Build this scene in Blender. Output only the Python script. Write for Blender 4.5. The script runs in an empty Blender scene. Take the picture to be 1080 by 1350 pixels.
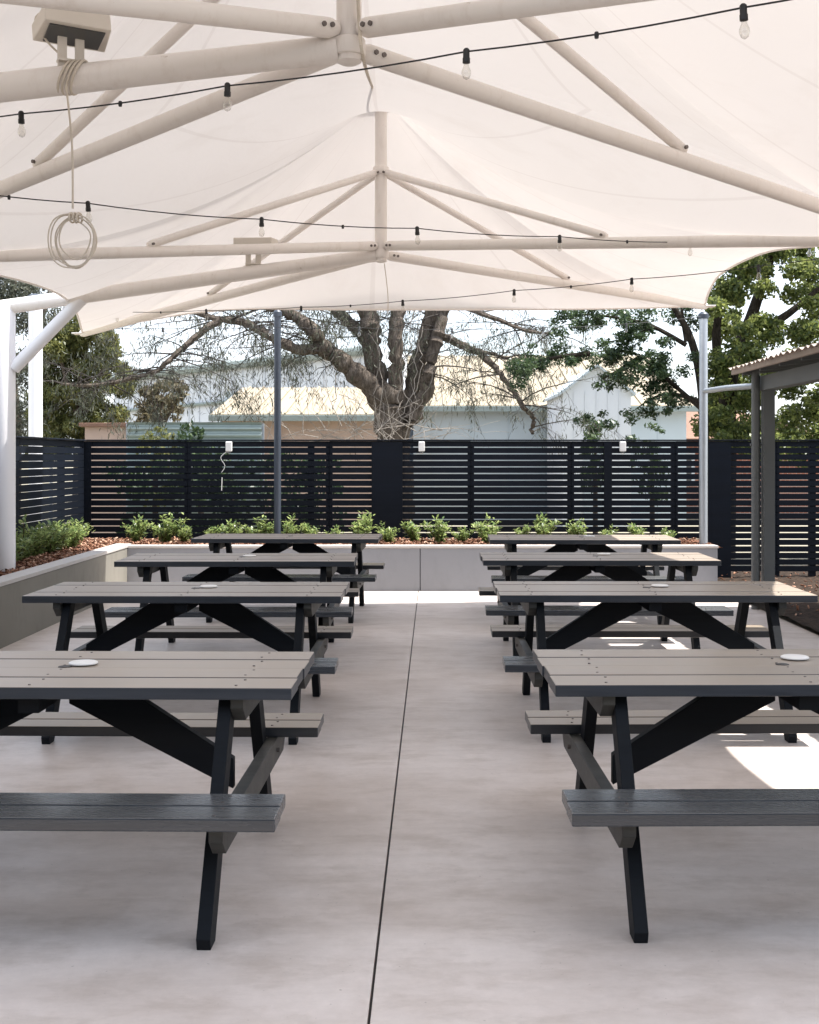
import bpy, bmesh, math, random
import numpy as np
from mathutils import Vector, Matrix, Quaternion
R = math.radians
random.seed(7)
rng = np.random.default_rng(11)
SC = bpy.context.scene
COL = SC.collection

# ------------------------------------------------------------------ camera facts
F, VX, HZ, CH = 1600.0, 555.0, 602.7, 1.4975      # focal length and horizon of the photograph, camera height

def at(px, py, d):
    """the point at depth d that the photograph shows at (px, py)"""
    return Vector(((px - VX) * d / F, d, CH + (HZ - py) * d / F))

# ------------------------------------------------------------------ helpers
def tag(o, label=None, cat=None, group=None, kind=None):
    if label: o['label'] = label
    if cat: o['category'] = cat
    if group: o['group'] = group
    if kind: o['kind'] = kind
    return o

def empty(name, loc=(0, 0, 0), rz=0.0):
    o = bpy.data.objects.new(name, None)
    o.empty_display_size = 0.2
    o.location = loc
    o.rotation_euler = (0, 0, rz)
    COL.objects.link(o)
    return o

class MB:
    def __init__(self):
        self.v, self.f, self.uv = [], [], None
    def add(self, vs, fs):
        b = len(self.v)
        self.v += [tuple(p) for p in vs]
        self.f += [tuple(i + b for i in f) for f in fs]
    def box(self, c, s, m=None):
        cx, cy, cz = c; x, y, z = s[0] / 2, s[1] / 2, s[2] / 2
        vs = [Vector((sx * x, sy * y, sz * z)) for sx in (-1, 1) for sy in (-1, 1) for sz in (-1, 1)]
        if m is not None: vs = [m @ p for p in vs]
        vs = [p + Vector(c) for p in vs]
        self.add(vs, [(0, 1, 3, 2), (4, 6, 7, 5), (0, 4, 5, 1), (2, 3, 7, 6), (0, 2, 6, 4), (1, 5, 7, 3)])
    def box2(self, a, b):
        self.box([(a[i] + b[i]) / 2 for i in range(3)], [abs(b[i] - a[i]) for i in range(3)])
    def prism(self, poly, axis, lo, hi):
        """poly = list of 2-D points, extruded along axis 'x' (y,z), 'y' (x,z) or 'z' (x,y)"""
        n = len(poly)
        def pt(p, t):
            return {'x': (t, p[0], p[1]), 'y': (p[0], t, p[1]), 'z': (p[0], p[1], t)}[axis]
        vs = [pt(p, lo) for p in poly] + [pt(p, hi) for p in poly]
        fs = [tuple(range(n - 1, -1, -1)), tuple(range(n, 2 * n))]
        fs += [(i, (i + 1) % n, (i + 1) % n + n, i + n) for i in range(n)]
        self.add(vs, fs)
    def tube(self, pts, rad, n=10, caps=True):
        pts = [Vector(p) for p in pts]
        rad = [float(x) for x in rad] if hasattr(rad, '__len__') else [rad] * len(pts)
        vs, fs = [], []
        up = None
        for i, p in enumerate(pts):
            t = (pts[min(i + 1, len(pts) - 1)] - pts[max(i - 1, 0)])
            if t.length < 1e-9: t = Vector((0, 0, 1))
            t.normalize()
            if up is None:
                up = Vector((0, 0, 1)) if abs(t.z) < .9 else Vector((1, 0, 0))
            a = t.cross(up)
            if a.length < 1e-6: a = t.orthogonal()
            a.normalize(); b = t.cross(a).normalized(); up = b.cross(t) if False else up
            for k in range(n):
                an = 2 * math.pi * k / n
                vs.append(p + rad[i] * (math.cos(an) * a + math.sin(an) * b))
        for i in range(len(pts) - 1):
            for k in range(n):
                k2 = (k + 1) % n
                fs.append((i * n + k, i * n + k2, (i + 1) * n + k2, (i + 1) * n + k))
        if caps:
            fs.append(tuple(range(n - 1, -1, -1)))
            m = (len(pts) - 1) * n
            fs.append(tuple(range(m, m + n)))
        self.add(vs, fs)
    def lathe(self, prof, c, n=16, axis=None):
        """prof = [(radius, height)], turned about +z at c"""
        vs, fs = [], []
        for (r, z) in prof:
            for k in range(n):
                an = 2 * math.pi * k / n
                vs.append(Vector((r * math.cos(an), r * math.sin(an), z)))
        if axis is not None:
            q = Vector((0, 0, 1)).rotation_difference(Vector(axis))
            vs = [q @ p for p in vs]
        vs = [p + Vector(c) for p in vs]
        for i in range(len(prof) - 1):
            for k in range(n):
                k2 = (k + 1) % n
                fs.append((i * n + k, i * n + k2, (i + 1) * n + k2, (i + 1) * n + k))
        fs.append(tuple(range(n - 1, -1, -1)))
        m = (len(prof) - 1) * n
        fs.append(tuple(range(m, m + n)))
        self.add(vs, fs)
    def build(self, name, mat, parent=None, bevel=0.0, smooth=False, seg=2):
        me = bpy.data.meshes.new(name)
        me.from_pydata([tuple(p) for p in self.v], [], self.f)
        bm = bmesh.new(); bm.from_mesh(me)
        bmesh.ops.recalc_face_normals(bm, faces=bm.faces)
        if bevel:
            ed = [e for e in bm.edges if len(e.link_faces) == 2 and e.calc_face_angle(0) > R(25)]
            bmesh.ops.bevel(bm, geom=ed, offset=bevel, segments=seg, profile=.6, affect='EDGES', clamp_overlap=True)
        bm.to_mesh(me); bm.free()
        if smooth:
            me.polygons.foreach_set('use_smooth', [True] * len(me.polygons))
            try: me.set_sharp_from_angle(angle=R(40))
            except Exception: pass
        me.materials.append(mat)
        o = bpy.data.objects.new(name, me)
        COL.objects.link(o)
        if parent is not None: o.parent = parent
        return o

def copy_tree(o, parent=None):
    c = o.copy(); COL.objects.link(c)
    if parent is not None: c.parent = parent
    for ch in list(o.children): copy_tree(ch, c)
    return c

def np_mesh(name, verts, quads, mat, parent=None, uvs=None, smooth=False):
    """verts (n,3) and quads (m,4) or tris (m,3) arrays straight into a mesh"""
    me = bpy.data.meshes.new(name)
    k = quads.shape[1]
    me.vertices.add(len(verts)); me.vertices.foreach_set('co', verts.astype(np.float32).ravel())
    me.loops.add(quads.size); me.loops.foreach_set('vertex_index', quads.astype(np.int32).ravel())
    me.polygons.add(len(quads))
    me.polygons.foreach_set('loop_start', np.arange(0, quads.size, k, dtype=np.int32))
    me.polygons.foreach_set('loop_total', np.full(len(quads), k, dtype=np.int32))
    if uvs is not None:
        l = me.uv_layers.new(name='UVMap'); l.data.foreach_set('uv', uvs[quads.ravel()].astype(np.float32).ravel())
    if smooth: me.polygons.foreach_set('use_smooth', np.ones(len(quads), dtype=bool))
    me.update(); me.validate()
    me.materials.append(mat)
    o = bpy.data.objects.new(name, me); COL.objects.link(o)
    if parent is not None: o.parent = parent
    return o

def catmull(pts, n=6):
    pts = [Vector(p) for p in pts]
    out = []
    for i in range(len(pts) - 1):
        p0, p1, p2, p3 = pts[max(i - 1, 0)], pts[i], pts[i + 1], pts[min(i + 2, len(pts) - 1)]
        for k in range(n):
            t = k / n
            out.append(.5 * ((2 * p1) + (p2 - p0) * t + (2 * p0 - 5 * p1 + 4 * p2 - p3) * t * t + (3 * p1 - p0 - 3 * p2 + p3) * t ** 3))
    out.append(pts[-1])
    return out

# ------------------------------------------------------------------ materials
class NT:
    def __init__(self, name):
        self.m = bpy.data.materials.new(name); self.m.use_nodes = True
        self.t = self.m.node_tree; self.t.nodes.clear()
        self.out = self.n('ShaderNodeOutputMaterial')
    def n(self, typ, **kw):
        nd = self.t.nodes.new(typ)
        for k, v in kw.items():
            if k.startswith('i_'): nd.inputs[k[2:].replace('_', ' ')].default_value = v
            else: setattr(nd, k, v)
        return nd
    def l(self, a, b): self.t.links.new(a, b)
    def ramp(self, fac, stops):
        r = self.n('ShaderNodeValToRGB')
        e = r.color_ramp.elements
        while len(e) < len(stops): e.new(.5)
        for el, (p, c) in zip(e, stops):
            el.position = p; el.color = (c[0], c[1], c[2], 1) if hasattr(c, '__len__') else (c, c, c, 1)
        self.l(fac, r.inputs[0]); return r.outputs[0]
    def mix(self, fac, a, b, mode='MIX'):
        x = self.n('ShaderNodeMix', data_type='RGBA', blend_type=mode)
        for s, v in ((x.inputs[0], fac), (x.inputs[6], a), (x.inputs[7], b)):
            if hasattr(v, 'is_linked') or isinstance(v, bpy.types.NodeSocket): self.l(v, s)
            elif hasattr(v, '__len__'): s.default_value = (v[0], v[1], v[2], 1)
            else: s.default_value = v
        return x.outputs[2]
    def math(self, op, a, b=0.0, c=0.0):
        x = self.n('ShaderNodeMath', operation=op)
        for s, v in zip(x.inputs, (a, b, c)):
            if isinstance(v, bpy.types.NodeSocket): self.l(v, s)
            else: s.default_value = v
        return x.outputs[0]
    def noise(self, vec, scale, detail=4.0, rough=.55, dist=0.0, w=None):
        x = self.n('ShaderNodeTexNoise', noise_dimensions='4D' if w is not None else '3D')
        x.inputs['Scale'].default_value = scale; x.inputs['Detail'].default_value = detail
        x.inputs['Roughness'].default_value = rough; x.inputs['Distortion'].default_value = dist
        if vec is not None: self.l(vec, x.inputs['Vector'])
        if w is not None: self.l(w, x.inputs['W'])
        return x.outputs['Fac']
    def coord(self, scale=(1, 1, 1), which='Object'):
        tc = self.n('ShaderNodeTexCoord'); mp = self.n('ShaderNodeMapping')
        mp.inputs['Scale'].default_value = scale
        self.l(tc.outputs[which], mp.inputs['Vector']); return mp.outputs['Vector']
    def bump(self, h, strength=.3, dist=.01):
        b = self.n('ShaderNodeBump'); b.inputs['Strength'].default_value = strength; b.inputs['Distance'].default_value = dist
        self.l(h, b.inputs['Height']); return b.outputs['Normal']
    def bsdf(self, color, rough=.5, spec=.5, metal=0.0, normal=None, **kw):
        p = self.n('ShaderNodeBsdfPrincipled')
        for nm, v in (('Base Color', color), ('Roughness', rough), ('Specular IOR Level', spec), ('Metallic', metal)):
            s = p.inputs[nm]
            if isinstance(v, bpy.types.NodeSocket): self.l(v, s)
            elif hasattr(v, '__len__'): s.default_value = (v[0], v[1], v[2], 1)
            else: s.default_value = v
        if normal is not None: self.l(normal, p.inputs['Normal'])
        for k, v in kw.items(): p.inputs[k.replace('_', ' ')].default_value = v
        self.l(p.outputs[0], self.out.inputs[0]); return p

def plain(name, col, rough=.5, spec=.5, metal=0.0, var=.15, scale=6.0, bump=0.0):
    t = NT(name); v = t.coord()
    n = t.noise(v, scale, 5)
    c = t.mix(n, [x * (1 - var) for x in col], [min(1, x * (1 + var)) for x in col])
    nm = t.bump(t.noise(v, scale * 8, 3), bump, .004) if bump else None
    t.bsdf(c, rough, spec, metal, nm); return t.m

def timber(name, col, worn, rough=.4, spec=.5, wear=.5, lit_top=None):
    """painted / stained sawn timber: grain along the local x axis"""
    t = NT(name)
    oi = t.n('ShaderNodeObjectInfo')
    w = t.math('MULTIPLY', oi.outputs['Random'], 40.0)
    v = t.coord((1.2, 22, 22))
    g = t.noise(v, 2.2, 7, .6, .6, w)
    big = t.noise(t.coord((.8, 5, 3)), 2.0, 4, .6, .3, w)
    c1 = t.mix(t.ramp(g, [(.30, 0), (.72, 1)]), [x * .72 for x in col], [x * 1.25 for x in col])
    c = t.mix(t.math('MULTIPLY', t.ramp(big, [(.42, 0), (.68, 1)]), wear), c1, worn)
    if lit_top is not None:                       # light put into the colour: upper faces painted paler than the sides
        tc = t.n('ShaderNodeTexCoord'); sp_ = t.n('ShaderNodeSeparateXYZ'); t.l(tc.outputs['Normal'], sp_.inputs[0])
        f1 = t.mix(t.ramp(g, [(.30, 0), (.72, 1)]), [x * .86 for x in lit_top], [x * 1.10 for x in lit_top])
        f1 = t.mix(t.math('MULTIPLY', t.ramp(big, [(.40, 0), (.70, 1)]), .5), f1, [lit_top[0] * .80, lit_top[1] * .83, lit_top[2] * .88])
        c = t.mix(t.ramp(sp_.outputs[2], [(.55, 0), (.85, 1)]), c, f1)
    fine = t.noise(t.coord((5, 90, 90)), 2.0, 3, .6, 0, w)
    h = t.math('ADD', t.math('MULTIPLY', g, .8), t.math('MULTIPLY', fine, .5))
    tone = t.math('ADD', t.math('MULTIPLY', oi.outputs['Random'], .26), .85)
    c = t.mix(1.0, c, t.ramp(tone, [(0, 0), (1, 1)]), 'MULTIPLY')
    rg = t.math('ADD', t.math('MULTIPLY', g, .22), rough - .11)
    t.bsdf(c, rg, spec, 0, t.bump(h, .16, .0018)); return t.m

def leaf_mat(name, dark, mid, light, trans=.35, gloss=.45):
    t = NT(name)
    g = t.n('ShaderNodeNewGeometry')
    c = t.ramp(g.outputs['Random Per Island'], [(0.0, dark), (.5, mid), (1.0, light)])
    p = t.n('ShaderNodeBsdfPrincipled'); t.l(c, p.inputs['Base Color'])
    p.inputs['Roughness'].default_value = gloss; p.inputs['Specular IOR Level'].default_value = .4
    tr = t.n('ShaderNodeBsdfTranslucent')
    t.l(t.mix(.5, c, [x * 1.3 for x in light]), tr.inputs[0])
    mx = t.n('ShaderNodeMixShader'); mx.inputs[0].default_value = trans
    t.l(p.outputs[0], mx.inputs[1]); t.l(tr.outputs[0], mx.inputs[2]); t.l(mx.outputs[0], t.out.inputs[0])
    return t.m

def bark_mat(name, dark, light):
    t = NT(name); v = t.coord((9, 9, 1.6))
    n = t.noise(v, 2.4, 8, .72, .8)
    c = t.mix(t.ramp(n, [(.35, 0), (.68, 1)]), dark, light)
    t.bsdf(c, .9, .12, 0, t.bump(n, 1.0, .06)); return t.m

M = {}
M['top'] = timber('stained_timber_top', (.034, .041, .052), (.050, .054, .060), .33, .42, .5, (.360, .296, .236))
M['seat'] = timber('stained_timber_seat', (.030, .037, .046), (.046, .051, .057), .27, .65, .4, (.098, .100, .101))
M['seat_tan'] = timber('tan_top_seat', (.030, .034, .040), (.050, .050, .050), .32, .45, .4, (.290, .238, .182))  # far seats: tan upper faces over dark sides
M['frame'] = timber('dark_stained_timber', (.006, .008, .011), (.014, .014, .014), .6, .15, .3)
M['beam'] = timber('stained_timber_beam', (.034, .036, .034), (.085, .082, .070), .5, .3, .6)
t = NT('white_painted_steel')
n1 = t.noise(t.coord(), 3.0, 5); n2 = t.noise(t.coord(), 13, 6, .7); n3 = t.noise(t.coord((3, 3, .8)), 5, 6, .7)
c = t.mix(n1, (.83, .775, .725), (.88, .825, .775))
c = t.mix(t.math('MULTIPLY', t.ramp(n3, [(.52, 0), (.72, 1)]), .30), c, (.62, .53, .45))
c = t.mix(t.math('MULTIPLY', t.ramp(n2, [(.66, 0), (.74, 1)]), .55), c, (.40, .30, .22))
t.bsdf(c, .45, .45, 0, t.bump(n2, .05, .003)); M['white_steel'] = t.m
M['white_post'] = plain('white_painted_post', (.80, .79, .80), .45, .5, 0, .04, 3.0)
M['galv'] = plain('galvanised_steel', (.42, .45, .48), .4, .5, .6, .12, 9.0)
M['bolt'] = plain('dull_bolt_steel', (.16, .14, .13), .5, .5, .7, .2, 20.0)
M['black'] = plain('black_rubber', (.012, .012, .013), .5, .5, 0, .1)
M['cord'] = plain('pale_cord', (.62, .55, .46), .7, .3, 0, .1, 30.0)
M['disc'] = plain('white_plastic', (.80, .79, .76), .4, .5, 0, .03)
M['dark_pole'] = plain('dark_painted_pole', (.035, .045, .062), .45, .5, 0, .1)
M['grey_paint'] = plain('grey_painted_steel', (.115, .125, .128), .5, .5, 0, .1, 5.0)
M['rust_edge'] = plain('weathered_roof_sheet', (.33, .275, .235), .65, .3, .15, .35, 7.0)
M['lamp_body'] = plain('pale_lamp_housing', (.70, .64, .56), .45, .5, 0, .06)

# clear glass of the bulbs
t = NT('clear_bulb_glass')
gl = t.n('ShaderNodeBsdfGlossy'); gl.inputs['Roughness'].default_value = .05
tp = t.n('ShaderNodeBsdfTransparent'); tp.inputs[0].default_value = (.93, .92, .90, 1)
lw = t.n('ShaderNodeLayerWeight'); lw.inputs['Blend'].default_value = .35
mx = t.n('ShaderNodeMixShader'); t.l(t.math('ADD', t.math('MULTIPLY', lw.outputs['Facing'], .55), .08), mx.inputs[0])
t.l(tp.outputs[0], mx.inputs[1]); t.l(gl.outputs[0], mx.inputs[2]); t.l(mx.outputs[0], t.out.inputs[0])
M['bulb'] = t.m
t = NT('lamp_glass'); t.bsdf((.07, .07, .068), .22, .6); M['lamp_glass'] = t.m

# canopy membrane: white PVC, light comes through
t = NT('white_membrane')
uv = t.n('ShaderNodeUVMap')
sep = t.n('ShaderNodeSeparateXYZ'); t.l(uv.outputs[0], sep.inputs[0])
fr = t.math('FRACT', sep.outputs[0])
d = t.math('ABSOLUTE', t.math('SUBTRACT', fr, .5))
seam = t.ramp(d, [(.0, 1.0), (.012, 1.0), (.016, 0.0)])
v = t.coord()
nz = t.noise(v, .9, 4, .5)
c = t.mix(nz, (.800, .772, .748), (.845, .825, .806))
g2 = t.noise(t.coord((.6, .6, .6)), 1.7, 7, .68, .5)
c = t.mix(t.math('MULTIPLY', t.ramp(g2, [(.52, 0), (.74, 1)]), .22), c, (.60, .545, .49))
c = t.mix(t.math('MULTIPLY', seam, .20), c, (.55, .50, .47))
df = t.n('ShaderNodeBsdfDiffuse'); t.l(c, df.inputs[0])
tr = t.n('ShaderNodeBsdfTranslucent'); t.l(t.mix(1.0, c, (1.0, .962, .940), 'MULTIPLY'), tr.inputs[0])
wr = t.noise(t.coord((1.5, .6, 1)), 2.6, 4, .55, .6)
nb = t.bump(wr, .22, .03)
t.l(nb, df.inputs['Normal'])
mx = t.n('ShaderNodeMixShader'); mx.inputs[0].default_value = .14
t.l(df.outputs[0], mx.inputs[1]); t.l(tr.outputs[0], mx.inputs[2]); t.l(mx.outputs[0], t.out.inputs[0])
M['membrane'] = t.m

# sealed concrete floor
t = NT('sealed_concrete')
v = t.coord()
n1 = t.noise(t.coord((.9, 1.1, 1)), .95, 7, .62, .15)
n2 = t.noise(t.coord((1.1, 2.0, 1)), 2.6, 8, .68, .1)
n4 = t.noise(t.coord((.45, 3.2, 1)), 3.4, 6, .6, .05)
n3 = t.noise(v, 18, 7, .75)
sp = t.noise(v, 55, 2, .5)
c = t.mix(t.ramp(n1, [(.32, 0), (.68, 1)]), (.520, .448, .400), (.720, .652, .610))
c = t.mix(t.math('MULTIPLY', t.ramp(n2, [(.48, 0), (.70, 1)]), .62), c, (.385, .318, .268))
c = t.mix(t.math('MULTIPLY', t.ramp(n2, [(.28, 1), (.44, 0)]), .45), c, (.72, .655, .61))
c = t.mix(t.math('MULTIPLY', t.ramp(n4, [(.50, 0), (.75, 1)]), .30), c, (.40, .335, .290))
c = t.mix(t.math('MULTIPLY', t.ramp(n3, [(.35, 0), (.75, 1)]), .26), c, (.36, .32, .29))
c = t.mix(t.math('MULTIPLY', t.ramp(sp, [(.72, 0), (.77, 1)]), .45), c, (.12, .10, .08))
rg = t.math('ADD', t.math('MULTIPLY', n2, .25), .28)
t.bsdf(c, rg, .45, 0, t.bump(t.math('ADD', n3, t.math('MULTIPLY', sp, .6)), .14, .003))
M['concrete'] = t.m

def render_wall(name, a, b, c_):
    t = NT(name); v = t.coord(); n1 = t.noise(v, 1.3, 6, .6); n2 = t.noise(t.coord((2.2, 2.2, 1.2)), 2.4, 6, .65)
    c = t.mix(n1, a, b)
    c = t.mix(t.math('MULTIPLY', t.ramp(n2, [(.5, 0), (.75, 1)]), .45), c, c_)
    t.bsdf(c, .8, .25, 0, t.bump(t.noise(v, 45, 4), .2, .004)); return t.m
M['wall'] = render_wall('grey_rendered_wall', (.215, .226, .250), (.252, .262, .284), (.185, .190, .202))
M['wall_shaded'] = render_wall('shaded_rendered_wall', (.165, .157, .132), (.215, .205, .178), (.12, .112, .092))  # left wall render, darkened to paint in the canopy shade
M['cap'] = plain('wall_cap_concrete', (.44, .42, .40), .75, .3, 0, .12, 5.0, .1)

t = NT('outer_ground')
n1 = t.noise(t.coord(), .35, 6, .6); n2 = t.noise(t.coord(), 9, 5, .65)
c = t.mix(n1, (.20, .175, .135), (.36, .33, .28)); c = t.mix(t.math('MULTIPLY', n2, .5), c, (.16, .16, .09))
t.bsdf(c, .95, .1, 0, t.bump(n2, .4, .02)); M['ground'] = t.m

t = NT('mulch_soil')
n1 = t.noise(t.coord(), 14, 6, .7)
c = t.mix(t.ramp(n1, [(.3, 0), (.7, 1)]), (.040, .020, .013), (.17, .080, .048))
t.bsdf(c, .95, .1, 0, t.bump(n1, 1.0, .03)); M['soil'] = t.m
t = NT('shaded_mulch_soil')  # mulch soil with tree and pergola shade put into its colour
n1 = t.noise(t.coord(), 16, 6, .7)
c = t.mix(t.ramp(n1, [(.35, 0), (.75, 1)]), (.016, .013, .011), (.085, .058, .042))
t.bsdf(c, .95, .1, 0, t.bump(n1, 1.0, .03)); M['shaded_soil'] = t.m
t = NT('bark_chips')
g = t.n('ShaderNodeNewGeometry')
c = t.ramp(g.outputs['Random Per Island'], [(0, (.055, .022, .012)), (.4, (.165, .075, .045)), (.75, (.29, .15, .095)), (1, (.44, .30, .22))])
t.bsdf(c, .85, .2); M['chips'] = t.m

def slat_mat():
    t = NT('charcoal_fence_paint')
    oi = t.n('ShaderNodeObjectInfo')
    g = t.noise(t.coord((1.0, 20, 30)), 2.0, 5, .6, .3)
    big = t.noise(t.coord((.5, 1, 6)), 1.2, 3, .6)
    c = t.mix(g, (.004, .006, .010), (.008, .011, .018))
    c = t.mix(t.math('MULTIPLY', t.ramp(big, [(.45, 0), (.7, 1)]), .5), c, (.007, .011, .020))
    t.bsdf(c, .55, .15, 0, t.bump(g, .15, .003)); return t.m
M['slat'] = slat_mat()
M['bark_big'] = bark_mat('rough_bark', (.060, .047, .037), (.240, .200, .165))
M['bark_dark'] = bark_mat('dark_bark', (.020, .017, .013), (.080, .065, .050))
M['twig'] = bark_mat('twig_bark', (.040, .036, .034), (.110, .095, .085))
M['vine'] = bark_mat('pale_vine', (.30, .26, .22), (.46, .42, .37))
M['leaf_needle'] = leaf_mat('sheoak_needles', (.030, .036, .024), (.060, .068, .045), (.110, .115, .080), .25, .6)
M['leaf_gold'] = leaf_mat('golden_green_leaves', (.035, .052, .016), (.105, .120, .036), (.230, .225, .075), .35, .5)
M['leaf_grey'] = leaf_mat('grey_green_leaves', (.040, .050, .036), (.085, .095, .070), (.140, .145, .11), .3, .6)
M['leaf_brown'] = leaf_mat('brown_green_leaves', (.050, .040, .024), (.100, .084, .050), (.16, .14, .08), .3, .6)
M['leaf_dense'] = leaf_mat('fresh_green_leaves', (.016, .036, .013), (.060, .098, .026), (.270, .300, .090), .45, .42)
M['leaf_dark'] = leaf_mat('dark_green_leaves', (.010, .026, .016), (.028, .058, .026), (.085, .125, .050), .32, .42)
M['leaf_shrub'] = leaf_mat('glossy_shrub_leaves', (.045, .090, .028), (.140, .220, .070), (.390, .450, .165), .38, .35)
M['stem'] = plain('shrub_stem', (.10, .075, .045), .8, .2)
M['roof_cream'] = plain('cream_roof_sheet', (.29, .245, .175), .6, .3, 0, .14, .8)
M['wall_pale'] = plain('pale_blue_sheet_wall', (.44, .50, .53), .6, .3, 0, .10, .7)
M['wall_white'] = plain('white_sheet_wall', (.62, .65, .68), .6, .3, 0, .08, .7)
M['gutter_green'] = plain('grey_green_gutter', (.24, .28, .265), .5, .4, 0, .1)
M['tile_orange'] = plain('terracotta_roof', (.22, .13, .095), .8, .2, 0, .25, 5.0, .3)
M['unseen_door_dark'] = plain('unseen_dark_opening', (.03, .03, .035), .4, .4)
M['corrugated'] = plain('pale_green_corrugated_steel', (.30, .36, .34), .45, .4, .35, .15, 3.0)
def brick():
    t = NT('red_brick')
    b = t.n('ShaderNodeTexBrick'); t.l(t.coord((1, 1, 1), 'Object'), b.inputs['Vector'])
    b.inputs['Color1'].default_value = (.26, .105, .07, 1); b.inputs['Color2'].default_value = (.34, .16, .11, 1)
    b.inputs['Mortar'].default_value = (.36, .33, .30, 1); b.inputs['Scale'].default_value = 4.5
    mp = [n for n in t.t.nodes if n.type == 'MAPPING'][0]; mp.inputs['Rotation'].default_value = (R(90), 0, 0)
    t.bsdf(b.outputs['Color'], .9, .15); return t.m
M['brick'] = brick()
M['brick_pale'] = plain('pale_pink_brick', (.46, .35, .29), .9, .15, 0, .2, 3.0)

# ------------------------------------------------------------------ world, sun, camera
SUN_X, SUN_Y = .42, .012                      # metres the light moves in -x (and +y) for every metre it drops
sdir = Vector((SUN_X, SUN_Y, 1.0)).normalized()
w = bpy.data.worlds.new('World'); SC.world = w; w.use_nodes = True
nt = w.node_tree; bg = nt.nodes['Background']
sky = nt.nodes.new('ShaderNodeTexSky'); sky.sky_type = 'NISHITA'; sky.sun_disc = False
sky.sun_elevation = math.asin(sdir.z); sky.sun_rotation = math.atan2(sdir.x, sdir.y)
sky.air_density = 1.0; sky.dust_density = 2.5; sky.ozone_density = .6
tcw = nt.nodes.new('ShaderNodeTexCoord'); mpw = nt.nodes.new('ShaderNodeMapping'); mpw.inputs['Scale'].default_value = (1, 1, 2.6)
cn = nt.nodes.new('ShaderNodeTexNoise'); cn.inputs['Scale'].default_value = 2.1; cn.inputs['Detail'].default_value = 8; cn.inputs['Roughness'].default_value = .58
cr = nt.nodes.new('ShaderNodeValToRGB'); cr.color_ramp.elements[0].position = .30; cr.color_ramp.elements[0].color = (.25, .25, .25, 1); cr.color_ramp.elements[1].position = .62; cr.color_ramp.elements[1].color = (.85, .85, .85, 1)
cm = nt.nodes.new('ShaderNodeMix'); cm.data_type = 'RGBA'; cm.inputs[7].default_value = (4.6, 4.85, 5.3, 1)   # thin bright cloud
nt.links.new(tcw.outputs['Generated'], mpw.inputs[0]); nt.links.new(mpw.outputs[0], cn.inputs['Vector']); nt.links.new(cn.outputs['Fac'], cr.inputs[0])
nt.links.new(cr.outputs[0], cm.inputs[0]); nt.links.new(sky.outputs[0], cm.inputs[6]); nt.links.new(cm.outputs[2], bg.inputs[0]); bg.inputs[1].default_value = .14
sl = bpy.data.lights.new('sun', 'SUN'); sl.energy = 4.0; sl.angle = R(.53); sl.color = (1, .965, .92)
so = bpy.data.objects.new('sun', sl); COL.objects.link(so); so.location = (8, 0, 20)
so.rotation_euler = sdir.to_track_quat('Z', 'Y').to_euler()

cam = bpy.data.cameras.new('camera'); co = bpy.data.objects.new('camera', cam); COL.objects.link(co)
co.location = (0, 0, CH); co.rotation_euler = (R(90), 0, 0)
cam.sensor_fit = 'VERTICAL'; cam.sensor_height = 36; cam.lens = F / 1350 * 36
cam.shift_x = -(VX - 540) / 1350; cam.shift_y = -(675 - HZ) / 1350
cam.clip_start = .05; cam.clip_end = 2000
SC.camera = co
SC.view_settings.view_transform = 'Standard'; SC.view_settings.look = 'None'
SC.view_settings.exposure = 1.5; SC.view_settings.gamma = 1.0

# ------------------------------------------------------------------ the setting
XL, XR, YB = -3.285, 3.32, 13.58               # inner faces of the planter walls
FY, FXL = 14.80, -4.107                        # slat fences
m = MB(); m.add([(-600, -600, -.03), (600, -600, -.03), (600, 900, -.03), (-600, 900, -.03)], [(0, 1, 2, 3)])
tag(m.build('ground', M['ground']), kind='structure')
m = MB()                                       # two pours of concrete with the open joint between them
def jx(y): return -.135 + (y - 3.54) * (.105 / 9.96)
y0, y1, hw = -5.0, YB + .05, .0042
m.prism([(XL - .02, y0), (jx(y0) - hw, y0), (jx(y1) - hw, y1), (XL - .02, y1)], 'z', -.026, 0)
m.prism([(jx(y0) + hw, y0), (XR + .02, y0), (XR + .02, y1), (jx(y1) + hw, y1)], 'z', -.026, 0)
tag(m.build('patio_floor', M['concrete']), kind='structure')
m = MB(); m.box2((jx(y0) - .15, y0, -.0255), (jx(y1) + .15, y1, -.0215))
tag(m.build('joint_filler', M['black']), kind='structure')

# planter walls
WT, WH = .16, .475
pw = empty('planter_wall', (0, YB + WT / 2, 0))
tag(pw, 'long low grey rendered planter wall across the back of the patio', 'planter wall')
for a, b in ((XL - WT + .002, -.012), (-.004, XR)):      # panels with the upright joint between
    m = MB(); m.box2((a, -WT / 2, -.02), (b, WT / 2, WH)); m.build('wall_panel', M['wall'], pw, .006)
m = MB(); m.box2((-.012, -WT / 2 + .03, -.02), (-.004, WT / 2, WH - .002)); m.build('joint', M['black'], pw)
m = MB(); m.box2((XL + .008, -WT / 2 - .008, WH + .002), (XR + .01, WT / 2 + .01, WH + .032)); m.build('cap', M['cap'], pw, .006)
pl = empty('planter_wall', (XL - WT / 2, 4, 0))
tag(pl, 'low grey planter wall running along the left side beside the white column', 'planter wall')
m = MB(); m.box2((-WT / 2, -9, -.02), (WT / 2, YB - 4 - .004, WH + .008)); m.build('wall_panel', M['wall_shaded'], pl, .006)
m = MB(); m.box2((-WT / 2 - .01, -9, WH + .010), (WT / 2 + .008, YB - 4 + WT, WH + .045)); m.build('cap', M['cap'], pl, .006)

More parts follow.
